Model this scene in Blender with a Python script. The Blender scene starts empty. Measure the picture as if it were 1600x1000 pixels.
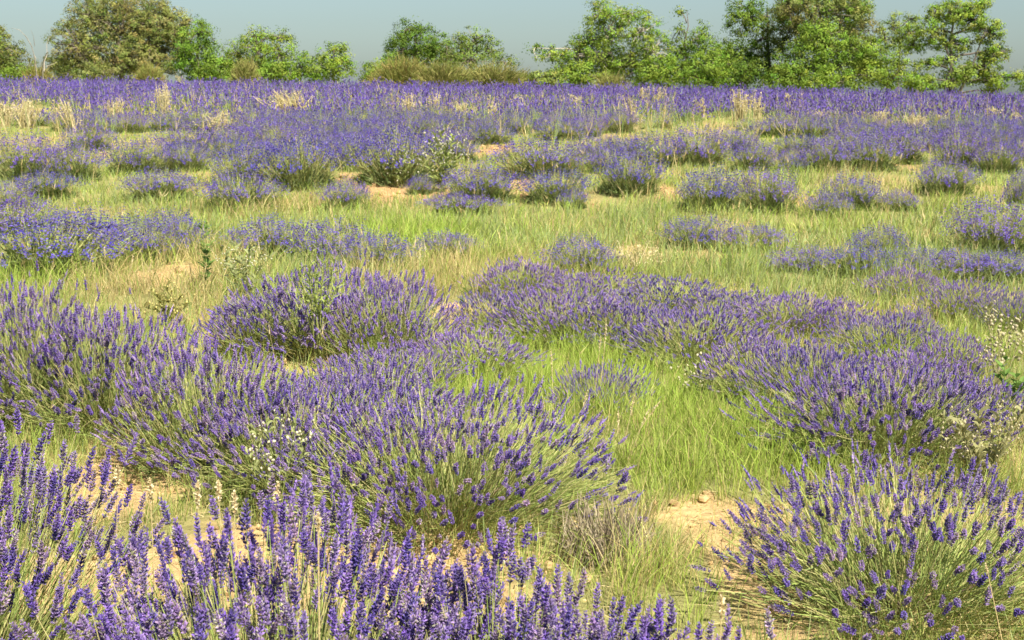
import bpy, math
import numpy as np
from mathutils import Vector, Matrix

# ------------------------------------------------------------------ camera, sky, sun, exposure
F = 2222.0                      # focal length in photo pixels (1600 wide)
EYE = 1.65
PITCH = math.atan(350.0 / F)    # eye level lies 350 px above the picture centre
scene = bpy.context.scene
COL = scene.collection
cam_d = bpy.data.cameras.new("camera")
cam = bpy.data.objects.new("camera", cam_d)
COL.objects.link(cam)
scene.camera = cam
cam.location = (0, 0, EYE)
cam.rotation_euler = (math.pi / 2 - PITCH, 0, 0)
cam_d.sensor_width = 36.0
cam_d.lens = 36.0 * F / 1600.0
cam_d.clip_end = 20000.0
cam_d.dof.use_dof = True
cam_d.dof.focus_distance = 5.6
cam_d.dof.aperture_fstop = 11.0

SUN_EL = math.radians(52)
SUN_AZ = math.radians(146)      # clockwise from +Y: right of and behind the camera
world = bpy.data.worlds.new("World")
scene.world = world
world.use_nodes = True
wn = world.node_tree
wn.nodes.clear()
w_out = wn.nodes.new("ShaderNodeOutputWorld")
w_bg = wn.nodes.new("ShaderNodeBackground")
w_sky = wn.nodes.new("ShaderNodeTexSky")
w_sky.sky_type = 'NISHITA'
w_sky.sun_disc = False
w_sky.sun_elevation = SUN_EL
w_sky.sun_rotation = SUN_AZ
w_sky.air_density = 1.05
w_sky.dust_density = 1.05
w_sky.ozone_density = 5.0
w_hs = wn.nodes.new("ShaderNodeHueSaturation")       # hazy, slightly green summer air
w_hs.inputs["Saturation"].default_value = 0.66
w_tint = wn.nodes.new("ShaderNodeVectorMath")
w_tint.operation = 'MULTIPLY'
w_tint.inputs[1].default_value = (0.92, 1.02, 0.985)
wn.links.new(w_sky.outputs[0], w_hs.inputs["Color"])
wn.links.new(w_hs.outputs[0], w_tint.inputs[0])
wn.links.new(w_tint.outputs[0], w_bg.inputs["Color"])
w_bg.inputs["Strength"].default_value = 0.05
wn.links.new(w_bg.outputs[0], w_out.inputs["Surface"])

sun_d = bpy.data.lights.new("sun", 'SUN')
sun_d.energy = 5.0
sun_d.angle = math.radians(0.53)
sun_d.color = (1.0, 0.93, 0.80)
sun = bpy.data.objects.new("sun", sun_d)
COL.objects.link(sun)
to_sun = Vector((math.sin(SUN_AZ) * math.cos(SUN_EL), math.cos(SUN_AZ) * math.cos(SUN_EL), math.sin(SUN_EL)))
sun.rotation_euler = to_sun.to_track_quat('Z', 'Y').to_euler()
sun.location = (20, -20, 40)

vs = scene.view_settings
vs.view_transform = 'Standard'
vs.look = 'None'
vs.exposure = 1.18
vs.gamma = 1.0
scene.cycles.max_bounces = 8
scene.cycles.transparent_max_bounces = 4
scene.cycles.adaptive_threshold = 0.03

# ------------------------------------------------------------------ helpers
A = np.array
def rgen(s): return np.random.default_rng(s)

def vnoise(x, y, s=1.0, seed=0):
    """value noise 0..1"""
    x = np.asarray(x, float) * s + seed * 17.31; y = np.asarray(y, float) * s - seed * 9.17
    xi = np.floor(x); yi = np.floor(y); fx = x - xi; fy = y - yi
    fx = fx * fx * (3 - 2 * fx); fy = fy * fy * (3 - 2 * fy)
    def h(a, b):
        v = np.sin(a * 127.1 + b * 311.7 + seed * 74.7) * 43758.5453
        return v - np.floor(v)
    return (h(xi, yi) * (1 - fx) + h(xi + 1, yi) * fx) * (1 - fy) + (h(xi, yi + 1) * (1 - fx) + h(xi + 1, yi + 1) * fx) * fy

def sstep(a, b, x):
    t = np.clip((np.asarray(x, float) - a) / (b - a), 0, 1)
    return t * t * (3 - 2 * t)

def terrain(x, y):
    x = np.asarray(x, float); y = np.asarray(y, float)
    u = np.clip(x / 27.0, -2.2, 2.2)
    zc = 1.77 - 0.42 * u - 0.15 * u * u * np.where(np.abs(u) > 1.5, 1.5 / np.maximum(np.abs(u), 1e-6), 1)
    f = np.clip((y - 18.0) / 57.0, 0, 1)
    z = zc * f + 0.14 * sstep(18.5, 22.0, y) * (1 - sstep(22, 60, y))
    drop = np.clip(y - 77.0, 0, None)
    z = z - 0.035 * np.minimum(drop, 400.0)
    z = z + 0.10 * (vnoise(x, y, 0.35, 3) - 0.5) * sstep(4, 8, y) * (1 - sstep(55, 75, y))
    z = z + 0.05 * (vnoise(x, y, 1.1, 4) - 0.5) * (1 - sstep(30, 60, y))
    return z

def micro(x, y):
    m = 0.05 * (vnoise(x, y, 3.2, 5) - 0.5) + 0.030 * (vnoise(x, y, 8.0, 6) - 0.5) + 0.018 * (vnoise(x, y, 19.0, 7) - 0.5)
    return m * (1 - sstep(14, 30, y)) - 0.012

CP, SP = math.cos(PITCH), math.sin(PITCH)
def ray(px, py):
    a = (px - 800.0) / F; b = -(py - 500.0) / F
    return A([a, CP + b * SP, -SP + b * CP])      # right, forward, up

def on_ground(px, py):
    r = ray(px, py); t = 1.0; step = 0.05
    while t < 200:
        if EYE + r[2] * t <= float(terrain(r[0] * t, r[1] * t)): break
        t += step; step = max(0.05, t * 0.01)
    lo, hi = max(t - step, 0.1), t
    for _ in range(20):
        m = (lo + hi) / 2
        if EYE + r[2] * m <= float(terrain(r[0] * m, r[1] * m)): hi = m
        else: lo = m
    return r[0] * hi, r[1] * hi

def at_depth(px, py, Y):
    r = ray(px, py); t = Y / r[1]
    return A([r[0] * t, Y, EYE + r[2] * t])

def norm(v):
    return v / np.maximum(np.linalg.norm(v, axis=-1, keepdims=True), 1e-9)

def frames(axis, rng):
    """two unit vectors square to each axis, at a random turn"""
    r = norm(rng.normal(size=axis.shape))
    u = norm(np.cross(axis, r)); v = np.cross(axis, u)
    return u, v

class Acc:
    """collects triangles with vertex colours, then links them as ONE mesh"""
    def __init__(self): self.v = []; self.t = []; self.c = []; self.n = 0
    def add(self, v, t, c):
        v = np.asarray(v, np.float32).reshape(-1, 3)
        if len(v) == 0: return
        c = np.broadcast_to(np.asarray(c, np.float32), (len(v), 3))
        self.v.append(v); self.t.append(np.asarray(t, np.int32).reshape(-1, 3) + self.n); self.c.append(c); self.n += len(v)
    def mesh(self, name, mat, smooth=False):
        v = np.concatenate(self.v); t = np.concatenate(self.t); c = np.concatenate(self.c)
        me = bpy.data.meshes.new(name)
        me.vertices.add(len(v)); me.vertices.foreach_set("co", v.ravel())
        me.loops.add(t.size); me.loops.foreach_set("vertex_index", t.ravel())
        me.polygons.add(len(t))
        me.polygons.foreach_set("loop_start", np.arange(0, t.size, 3, dtype=np.int32))
        me.polygons.foreach_set("loop_total", np.full(len(t), 3, np.int32))
        me.polygons.foreach_set("use_smooth", np.full(len(t), smooth))
        at = me.color_attributes.new("Col", 'FLOAT_COLOR', 'POINT')
        at.data.foreach_set("color", np.concatenate([c, np.ones((len(c), 1), np.float32)], 1).ravel())
        me.update(calc_edges=True)
        me.materials.append(mat)
        return me
    def build(self, name, mat, parent=None, smooth=False):
        return link(name, self.mesh(name, mat, smooth), parent)

def link(name, data, parent=None, kind=None):
    o = bpy.data.objects.new(name, data)
    COL.objects.link(o)
    if parent is not None: o.parent = parent
    if kind: o["kind"] = kind
    return o

def tag(o, label=None, cat=None, group=None, kind=None):
    if label: o["label"] = label
    if cat: o["category"] = cat
    if group: o["group"] = group
    if kind: o["kind"] = kind
    return o

def root(name, loc, rz=0.0, scale=None):
    o = bpy.data.objects.new(name, None)
    COL.objects.link(o)
    o.empty_display_size = 0.1
    o.location = loc; o.rotation_euler = (0, 0, rz)
    if scale is not None: o.scale = scale
    return o

def stamp(tv, tt, tc, base, U, V, W, col):
    """a small template mesh set at many frames: local x,y,z -> U,V,W; colour = template colour * col"""
    n, m = len(base), len(tv)
    v = base[:, None, :] + tv[None, :, 0:1] * U[:, None, :] + tv[None, :, 1:2] * V[:, None, :] + tv[None, :, 2:3] * W[:, None, :]
    t = tt[None, :, :] + (np.arange(n) * m)[:, None, None]
    c = tc[None, :, :] * np.broadcast_to(col, (n, 3))[:, None, :]
    return v.reshape(-1, 3), t.reshape(-1, 3), np.clip(c.reshape(-1, 3), 0, 1)

def blades(rng, base, tip, bend, width, c0, c1, segs=2):
    """curved, tapering grass-like blades from base to tip, bent sideways by the vector bend"""
    n = len(base); ax = norm(tip - base); side, _ = frames(ax, rng)
    w = np.broadcast_to(np.asarray(width, float), (n,))[:, None]
    c0 = np.broadcast_to(c0, (n, 3)); c1 = np.broadcast_to(c1, (n, 3))
    vs_, cs_ = [], []
    for i in range(segs):
        t = i / segs
        p = base + (tip - base) * t + bend * (4 * t * (1 - t))
        hw = side * w * 0.5 * (1 - 0.45 * t)
        vs_ += [p - hw, p + hw]; cc = c0 + (c1 - c0) * t; cs_ += [cc, cc]
    vs_.append(tip); cs_.append(c1)
    m = 2 * segs + 1
    tr = []
    for i in range(segs - 1):
        a = 2 * i; tr += [[a, a + 1, a + 3], [a, a + 3, a + 2]]
    a = 2 * (segs - 1); tr.append([a, a + 1, a + 2])
    v = np.stack(vs_, 1).reshape(-1, 3); c = np.stack(cs_, 1).reshape(-1, 3)
    t = (A(tr)[None] + (np.arange(n) * m)[:, None, None]).reshape(-1, 3)
    return v, t, c

def tubes(rng, pts, rad, col, sides=3):
    """many tapering tubes: pts (n,k,3), rad (n,k)"""
    n, k, _ = pts.shape
    ax = norm(pts[:, -1] - pts[:, 0]); U, V = frames(ax, rng)
    ang = np.arange(sides) * 2 * math.pi / sides
    ring = (np.cos(ang)[None, None, :, None] * U[:, None, None, :] + np.sin(ang)[None, None, :, None] * V[:, None, None, :])
    v = pts[:, :, None, :] + ring * rad[:, :, None, None]
    tr = []
    for i in range(k - 1):
        for s in range(sides):
            a = i * sides + s; b = i * sides + (s + 1) % sides
            tr += [[a, b, b + sides], [a, b + sides, a + sides]]
    t = (A(tr)[None] + (np.arange(n) * k * sides)[:, None, None]).reshape(-1, 3)
    c = np.repeat(np.broadcast_to(col, (n, 3)), k * sides, 0)
    return v.reshape(-1, 3), t, c

def pline(p0, p1, k=5, sag=0.0, wob=0.0, rng=None):
    t = np.linspace(0, 1, k)[:, None]
    p = p0 + (p1 - p0) * t
    p[:, 2] += sag * (4 * t[:, 0] * (1 - t[:, 0]))
    if wob and rng is not None: p[1:-1] += rng.normal(0, wob, (k - 2, 3))
    return p

# ------------------------------------------------------------------ materials
def new_mat(name):
    m = bpy.data.materials.new(name); m.use_nodes = True
    nt = m.node_tree; nt.nodes.clear()
    return m, nt, nt.nodes.new("ShaderNodeOutputMaterial")

def leaf_mat(name, trans=0.3, rough=0.6, spec=0.25, hue=0.0, val=0.0, tint=(1, 1, 1)):
    m, nt, out = new_mat(name)
    N = nt.nodes.new; L = nt.links.new
    at = N("ShaderNodeAttribute"); at.attribute_name = "Col"
    col = at.outputs["Color"]
    if hue or val:
        oi = N("ShaderNodeObjectInfo"); hs = N("ShaderNodeHueSaturation")
        mh = N("ShaderNodeMapRange"); mh.inputs[3].default_value = 0.5 - hue; mh.inputs[4].default_value = 0.5 + hue
        mv = N("ShaderNodeMapRange"); mv.inputs[3].default_value = 1 - val; mv.inputs[4].default_value = 1 + val
        L(oi.outputs["Random"], mh.inputs[0]); L(oi.outputs["Random"], mv.inputs[0])
        L(mh.outputs[0], hs.inputs["Hue"]); L(mv.outputs[0], hs.inputs["Value"]); L(col, hs.inputs["Color"])
        col = hs.outputs[0]
    p = N("ShaderNodeBsdfPrincipled")
    p.inputs["Roughness"].default_value = rough
    p.inputs["Specular IOR Level"].default_value = spec
    L(col, p.inputs["Base Color"])
    tr = N("ShaderNodeBsdfTranslucent"); L(col, tr.inputs["Color"])
    mx = N("ShaderNodeMixShader"); mx.inputs[0].default_value = trans
    L(p.outputs[0], mx.inputs[1]); L(tr.outputs[0], mx.inputs[2]); L(mx.outputs[0], out.inputs[0])
    return m

def bark_mat():
    m, nt, out = new_mat("bark")
    N = nt.nodes.new; L = nt.links.new
    at = N("ShaderNodeAttribute"); at.attribute_name = "Col"
    tc = N("ShaderNodeTexCoord"); no = N("ShaderNodeTexNoise"); no.inputs["Scale"].default_value = 9
    L(tc.outputs["Object"], no.inputs["Vector"])
    mr = N("ShaderNodeMapRange"); mr.inputs[3].default_value = 0.6; mr.inputs[4].default_value = 1.35
    L(no.outputs[0], mr.inputs[0])
    mul = N("ShaderNodeVectorMath"); mul.operation = 'MULTIPLY'
    L(at.outputs["Color"], mul.inputs[0]); L(mr.outputs[0], mul.inputs[1])
    p = N("ShaderNodeBsdfPrincipled"); p.inputs["Roughness"].default_value = 0.85
    bp = N("ShaderNodeBump"); bp.inputs["Strength"].default_value = 0.5; L(no.outputs[0], bp.inputs["Height"]); L(bp.outputs[0], p.inputs["Normal"])
    L(mul.outputs[0], p.inputs["Base Color"]); L(p.outputs[0], out.inputs[0])
    return m

def soil_mat():
    m, nt, out = new_mat("stony_soil")
    N = nt.nodes.new; L = nt.links.new
    geo = N("ShaderNodeNewGeometry"); at = N("ShaderNodeAttribute"); at.attribute_name = "Col"
    def noise(sc, det=6, rough=0.6):
        n = N("ShaderNodeTexNoise"); n.inputs["Scale"].default_value = sc; n.inputs["Detail"].default_value = det
        n.inputs["Roughness"].default_value = rough; L(geo.outputs["Position"], n.inputs["Vector"]); return n
    n1 = noise(3.1); n2 = noise(26, 8, 0.7); n3 = noise(110, 4)
    mr1 = N("ShaderNodeMapRange"); mr1.inputs[1].default_value = .3; mr1.inputs[2].default_value = .7; mr1.inputs[3].default_value = .80; mr1.inputs[4].default_value = 1.18
    mr2 = N("ShaderNodeMapRange"); mr2.inputs[1].default_value = .3; mr2.inputs[2].default_value = .7; mr2.inputs[3].default_value = .62; mr2.inputs[4].default_value = 1.25
    L(n1.outputs[0], mr1.inputs[0]); L(n2.outputs[0], mr2.inputs[0])
    mm = N("ShaderNodeMath"); mm.operation = 'MULTIPLY'; L(mr1.outputs[0], mm.inputs[0]); L(mr2.outputs[0], mm.inputs[1])
    mul = N("ShaderNodeVectorMath"); mul.operation = 'MULTIPLY'; L(at.outputs["Color"], mul.inputs[0]); L(mm.outputs[0], mul.inputs[1])
    p = N("ShaderNodeBsdfPrincipled"); p.inputs["Roughness"].default_value = 0.95; p.inputs["Specular IOR Level"].default_value = 0.1
    L(mul.outputs[0], p.inputs["Base Color"])
    b1 = N("ShaderNodeBump"); b1.inputs["Strength"].default_value = 0.8; b1.inputs["Distance"].default_value = 0.02; L(n2.outputs[0], b1.inputs["Height"])
    b2 = N("ShaderNodeBump"); b2.inputs["Strength"].default_value = 0.6; b2.inputs["Distance"].default_value = 0.006
    L(n3.outputs[0], b2.inputs["Height"]); L(b1.outputs[0], b2.inputs["Normal"]); L(b2.outputs[0], p.inputs["Normal"])
    L(p.outputs[0], out.inputs[0])
    return m

M_FLOWER = leaf_mat("lavender_flower", 0.22, 0.7, 0.15, hue=0.012, val=0.10)
M_STEM = leaf_mat("lavender_stem", 0.15, 0.6, 0.25)
M_LEAF = leaf_mat("lavender_leaf", 0.25, 0.6, 0.2)
M_GRASS = leaf_mat("grass_blade", 0.32, 0.6, 0.2)
M_STRAW = leaf_mat("dry_straw", 0.25, 0.6, 0.3)
M_TREE = leaf_mat("tree_leaf", 0.20, 0.7, 0.08)
M_WEED = leaf_mat("weed_leaf", 0.35, 0.7, 0.15)
M_BARK = bark_mat()
M_SOIL = soil_mat()

# ------------------------------------------------------------------ where soil lies bare, where grass is lush or dry
def patch(px, py, rx, ry):
    x, y = on_ground(px, py)
    _, ya = on_ground(px, py - ry); _, yb = on_ground(px, py + ry)
    return x, y, max(rx * y / F, 0.05), max((ya - yb) / 2, 0.08)

SOIL_P = [patch(*p) for p in [
    (205, 745, 110, 65), (520, 880, 420, 70), (690, 920, 160, 50), (1165, 880, 75, 85), (1110, 795, 90, 24), (1235, 820, 50, 40),
    (265, 430, 75, 18), (455, 560, 120, 22), (400, 535, 70, 26), (715, 490, 60, 20), (620, 297, 70, 9), (775, 232, 24, 9), (815, 292, 22, 14),
    (930, 312, 30, 9), (695, 300, 40, 8), (560, 280, 30, 8), (1040, 300, 30, 8), (160, 245, 30, 6), (1200, 250, 24, 6), (1250, 310, 30, 7),
    (1590, 325, 30, 10), (40, 920, 120, 60), (760, 240, 30, 8), (1400, 262, 22, 6)]]
LUSH_P = [patch(*p) for p in [
    (960, 640, 200, 60), (820, 595, 170, 50), (930, 600, 150, 45), (1080, 700, 190, 60), (1160, 745, 110, 40), (640, 380, 80, 24), (60, 440, 90, 24), (330, 650, 120, 40),
    (1180, 690, 120, 60), (1020, 740, 110, 40), (1080, 720, 140, 60), (1000, 950, 120, 40), (1240, 205, 50, 8), (1220, 215, 40, 8), (1450, 560, 120, 30)]]
DRY_P = [patch(*p) for p in [
    (260, 440, 110, 45), (290, 490, 100, 30), (705, 440, 60, 40), (600, 450, 60, 30), (640, 260, 80, 24), (1290, 260, 70, 18), (960, 830, 150, 45), (1010, 890, 140, 60),
    (1350, 290, 90, 20), (430, 330, 60, 12), (1540, 680, 100, 60), (300, 225, 80, 12), (800, 200, 60, 10), (1000, 300, 60, 10)]]

FRONT = patch(985, 870, 175, 90)
def pmask(P, x, y, jit=0.45, seed=11):
    m = np.zeros_like(x)
    n = (vnoise(x, y, 2.3, seed) - 0.5) * jit + (vnoise(x, y, 6.5, seed + 1) - 0.5) * jit
    for (cx, cy, rx, ry) in P:
        d = np.sqrt(((x - cx) / rx) ** 2 + ((y - cy) / ry) ** 2) + n
        m = np.maximum(m, 1 - sstep(0.75, 1.2, d))
    return m

# ------------------------------------------------------------------ the ground sheet
def axis_vals(fine0, fine1, step, far0, far1, n):
    mid = np.arange(fine0, fine1 + 1e-6, step)
    up = fine1 + np.geomspace(step * 1.5, far1 - fine1, n)
    dn = fine0 - np.geomspace(step * 1.5, fine0 - far0, n)[::-1]
    return np.concatenate([dn, mid, up])

gx = axis_vals(-4.2, 4.2, 0.08, -9000, 9000, 60)
gy = np.concatenate([axis_vals(2.0, 11.0, 0.07, -60, 12.0, 1)[1:-1], 11.0 + np.geomspace(0.1, 12000, 140)])
gy = np.concatenate([[-60, -20, -6, -2, 0, 1, 1.5], gy])
GX, GY = np.meshgrid(gx, gy)
GZ = terrain(GX, GY) + micro(GX, GY)
nx, ny = len(gx), len(gy)
idx = np.arange(nx * ny).reshape(ny, nx)
q = np.stack([idx[:-1, :-1], idx[:-1, 1:], idx[1:, 1:], idx[1:, :-1]], -1).reshape(-1, 4)
gt = np.concatenate([q[:, [0, 1, 2]], q[:, [0, 2, 3]]])
fx, fy = GX.ravel(), GY.ravel()
sm = pmask(SOIL_P, fx, fy)
sm = np.clip(sm + 0.55 * sstep(0.55, 0.75, vnoise(fx, fy, 0.9, 21)) * (fy < 60), 0, 1)[:, None]
soil_c = A([0.50, 0.345, 0.165]) * np.ones((len(fx), 1)); red = sstep(10, 20, fy)[:, None]
soil_c = soil_c * (1 - red) + A([0.45, 0.285, 0.135]) * red
lit_c = A([0.26, 0.25, 0.095])
gcol = lit_c * (1 - sm) + soil_c * sm
fld = sstep(76, 90, fy)[:, None]
gcol = gcol * (1 - fld) + A([0.11, 0.13, 0.05]) * fld
g = Acc(); g.add(np.stack([fx, fy, GZ.ravel()], 1), gt, gcol)
ground = g.build("ground", M_SOIL, smooth=True)
tag(ground, "ochre stony soil of the lavender field", "ground", kind="structure")

# ------------------------------------------------------------------ trees along the crest
def tree(name, label, cat, Y, trunk_px, blobs, cols, dens=1.0, leaf=0.13, rc=0.33, per=41, airy=False, bark=(0.16, 0.13, 0.10), tr=0.13, seed=1, group="trees and shrubs along the field edge", limbs=True, fork=None):
    rng = rgen(seed)
    bx_, _ = trunk_px[0], 0
    X0 = at_depth(bx_, 130, Y)[0]
    base = A([X0, Y, float(terrain(X0, Y)) - 0.15])
    rt = root(name, tuple(base))
    acc = Acc(); tk = Acc()
    cl_c, cl_o, cl_r = [], [], []
    bc = []
    for (px, py, rx, ry) in blobs:
        c = at_depth(px, py, Y); a = rx * Y / F; h = ry * Y / F; b = (a + h) / 2 * 0.95
        c[1] += rng.normal(0, 0.25) * a
        bc.append((c, a, b, h))
        area = 4 * math.pi * (((a * b) ** 1.6 + (a * h) ** 1.6 + (b * h) ** 1.6) / 3) ** (1 / 1.6)
        n = max(5, int(1.42 * dens * area / (math.pi * rc * rc)))
        d = norm(rng.normal(size=(n, 3)))
        lump = 0.86 + 0.30 * vnoise(d[:, 0] * 3 + px, d[:, 2] * 3 + d[:, 1] * 2.0, 1.0, seed)
        r = np.where(rng.random(n) < 0.72, rng.uniform(0.82, 1.04, n), rng.uniform(0.35, 0.85, n)) * lump
        cl_c.append(c + d * r[:, None] * A([a, b, h])); cl_o.append(d); cl_r.append(np.where(rng.random(n) < 0.15, 1.6, rng.uniform(0.6, 1.3, n)) * rc)
    C = np.concatenate(cl_c); O = np.concatenate(cl_o); Rr = np.concatenate(cl_r)
    keep = C[:, 2] > terrain(C[:, 0], C[:, 1]) + 0.05
    C, O, Rr = C[keep], O[keep], Rr[keep]
    n = len(C); cc = 0.95 * A(cols)[rng.integers(0, len(cols), n)] * rng.uniform(0.78, 1.22, (n, 1)) * (0.9 + 0.25 * (rng.random((n, 3)) - 0.5))
    ci = np.repeat(np.arange(n), per); m = len(ci)
    d = norm(rng.normal(size=(m, 3)))
    pos = C[ci] + d * (rng.random((m, 1)) ** 0.45) * Rr[ci][:, None] * A([1.1, 1.1, 0.8])
    nrm = norm(d * 0.9 + O[ci] * 0.8 + rng.normal(0, 0.40, (m, 3)) + A([0, 0, 0.2]))
    U, V = frames(nrm, rng)
    s = (rng.uniform(0.55, 1.3, m) * leaf * 0.84)[:, None]
    tv = A([[-0.5, 0, 0], [0, -0.32, 0.06], [0.55, 0, 0], [0, 0.32, 0.06]]); tt = A([[0, 1, 2], [0, 2, 3]])
    lc = cc[ci] * rng.uniform(0.88, 1.12, (m, 1))
    acc.add(*stamp(tv, tt, np.ones((4, 3)), pos, U * s, V * s, nrm * s, lc))
    crown = acc.build("crown", M_TREE, rt); crown["kind"] = "stuff"
    crown.location = (-base[0], -base[1], -base[2])
    # trunk and limbs
    top = A([np.mean([b[0][0] for b in bc]) * 0.3 + X0 * 0.7, Y, max(b[0][2] for b in bc)])
    stems = fork if fork else [(top, 1.0)]
    for (tp, k) in stems:
        P = pline(base, A(tp), 7, 0, 0.06 * (top[2] - base[2]) / 4, rng)
        rad = tr * k * np.linspace(1, 0.25, 7)
        tk.add(*tubes(rng, P[None], rad[None], A(bark), 7))
    t = tk.build("trunk", M_BARK, rt, smooth=True); t.location = (-base[0], -base[1], -base[2])
    # a limb to each lobe, twigs to many leaf clusters
    nodes = pline(base, A(stems[0][0]), 9)
    for (c, a, b, h) in bc:
        j = int(np.clip(np.argmin(np.abs(nodes[:, 2] - (c[2] - 0.6 * h))), 1, 7))
        P = pline(nodes[j], c + A([0, 0, 0.2 * h]), 6, 0.08, 0.05 * a, rng)
        lb = Acc(); lb.add(*tubes(rng, P[None], (tr * 0.5 * np.linspace(1, 0.3, 6))[None], A(bark), 5)); lb.build("limb", M_BARK, t, smooth=True)
    sel = rng.permutation(n)[: (int(n * 0.7) if airy else int(n * 0.25))]
    if len(sel):
        cen = A([b[0] for b in bc]); di = np.linalg.norm(C[sel][:, None] - cen[None], axis=2).argmin(1)
        S = cen[di]; E = C[sel]; T = np.linspace(0, 1, 4)[None, :, None]
        P = S[:, None] * (1 - T) + E[:, None] * T; P[:, 1:3] += rng.normal(0, 0.06, (len(sel), 2, 3))
        rad = np.tile(np.linspace(0.035, 0.012, 4), (len(sel), 1)) * (tr / 0.13) ** 0.5
        tw = Acc(); tw.add(*tubes(rng, P, rad, A(bark), 3)); tw.build("twig_mass", M_BARK, t)["kind"] = "stuff"
    tag(rt, label, cat, group)
    return rt

OLIVE = [(0.24, 0.255, 0.075), (0.30, 0.295, 0.10), (0.175, 0.215, 0.052)]
GREEN = [(0.17, 0.27, 0.035), (0.22, 0.32, 0.045), (0.14, 0.225, 0.030)]
BRIGHT = [(0.22, 0.32, 0.040), (0.27, 0.36, 0.055), (0.17, 0.26, 0.035)]
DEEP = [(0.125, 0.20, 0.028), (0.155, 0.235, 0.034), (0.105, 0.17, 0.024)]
PALE = [(0.29, 0.36, 0.085), (0.25, 0.32, 0.065)]

tree("oak_tree", "dark green oak cut off by the left picture edge", "tree", 84, (2, 0), [(0, 75, 34, 32), (14, 100, 34, 28), (-30, 80, 40, 45), (30, 115, 22, 14)], [(0.19, 0.215, 0.055), (0.15, 0.20, 0.04), (0.23, 0.23, 0.075)], seed=2)
tree("holm_oak", "big round holm oak with olive brown flowering crown, left of the picture", "tree", 85, (190, 0),
     [(185, 55, 75, 58), (130, 75, 48, 46), (240, 70, 52, 52), (190, 15, 72, 42), (115, 100, 36, 26), (255, 35, 40, 32), (200, 98, 80, 30), (150, 30, 45, 40), (278, 52, 24, 36), (92, 108, 20, 20)], OLIVE, dens=1.05, leaf=0.12, rc=0.30, per=40, tr=0.2, seed=3)
tree("maple_tree", "vivid green pointed bushy tree against the olive holm oak's right side", "tree", 82, (312, 0), [(312, 75, 26, 40), (300, 100, 34, 26), (330, 98, 30, 28), (318, 48, 14, 20), (290, 80, 16, 30)], [(0.16, 0.28, 0.035), (0.20, 0.32, 0.045), (0.13, 0.23, 0.03)], seed=4)
tree("ash_tree", "loose light green tree with wispy twin tops, left of the small round tree", "tree", 84, (400, 0), [(405, 75, 34, 28), (370, 85, 30, 26), (440, 82, 28, 26), (440, 58, 18, 14), (402, 60, 20, 20), (400, 108, 55, 20), (360, 105, 26, 18)], BRIGHT, dens=0.85, leaf=0.12, airy=True, seed=5)
tree("hazel_bush", "low green bush filling the gap between wispy tree and small round tree", "bush", 81, (470, 0), [(468, 105, 30, 22), (450, 112, 26, 16), (490, 114, 20, 14)], GREEN, seed=6, tr=0.07)
tree("field_maple", "small rounded green tree standing last before the gap of open sky", "tree", 82, (522, 0), [(520, 90, 26, 22), (532, 108, 26, 20), (503, 108, 24, 20), (525, 76, 16, 12)], BRIGHT, seed=7, tr=0.09)
tree("oak_tree", "dark green dense tree rising behind the brown broom shrubs", "tree", 90, (650, 0), [(650, 65, 36, 28), (628, 80, 26, 24), (676, 72, 30, 28), (640, 45, 22, 14), (660, 98, 50, 26)], DEEP, seed=8)
tree("robinia_tree", "airy yellow-green tree behind the broom, right of the dark dense tree", "tree", 88, (738, 0), [(742, 62, 28, 20), (720, 75, 26, 22), (762, 78, 22, 18), (735, 95, 40, 20), (700, 88, 24, 22), (790, 100, 18, 14)], [(0.16, 0.23, 0.04), (0.20, 0.27, 0.06)], dens=0.75, airy=True, seed=9)
tree("hazel_bush", "green bush at the left foot of the brown broom shrubs", "bush", 83, (592, 0), [(592, 112, 26, 20), (612, 98, 20, 16), (575, 120, 16, 12)], GREEN, seed=10, tr=0.06)
X1 = at_depth(975, 70, 82); X2 = at_depth(945, 60, 82); X3 = at_depth(1010, 70, 82)
tree("oak_tree", "broad spreading green oak with pale forked trunk, right of the middle", "tree", 82, (987, 0),
     [(955, 45, 40, 34), (940, 22, 26, 22), (1000, 50, 34, 34), (900, 88, 36, 22), (860, 86, 24, 14), (935, 92, 40, 28), (985, 100, 40, 24), (1020, 80, 30, 30), (880, 110, 26, 16), (925, 65, 30, 26), (1015, 112, 30, 22), (835, 76, 12, 6), (985, 22, 18, 12)],
     BRIGHT, dens=0.95, leaf=0.13, airy=True, bark=(0.42, 0.37, 0.30), tr=0.12, seed=12, fork=[(X2, 1.0), (X3, 0.7)])
tree("ash_tree", "slender green tree with bare twigs on top, right of the pale-trunked oak", "tree", 83, (1070, 0), [(1072, 85, 30, 30), (1095, 60, 18, 26), (1100, 90, 34, 34), (1050, 105, 30, 26), (1062, 45, 8, 10), (1085, 115, 50, 20), (1064, 18, 6, 5)], GREEN, dens=0.9, airy=True, seed=13, tr=0.08)
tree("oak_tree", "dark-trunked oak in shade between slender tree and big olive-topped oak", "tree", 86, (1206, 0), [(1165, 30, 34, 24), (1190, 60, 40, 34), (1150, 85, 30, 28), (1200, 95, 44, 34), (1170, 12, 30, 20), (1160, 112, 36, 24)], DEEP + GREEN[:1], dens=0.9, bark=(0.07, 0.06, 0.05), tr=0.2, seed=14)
tree("holm_oak", "largest oak on the right with olive flowering top and green skirts", "tree", 84, (1285, 0), [(1280, 20, 70, 40), (1245, 40, 44, 40), (1320, 45, 44, 50), (1290, -5, 60, 26), (1230, 15, 30, 24), (1335, 20, 28, 30)], OLIVE + GREEN[:1], dens=1.0, leaf=0.12, rc=0.3, tr=0.18, seed=15)
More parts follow.
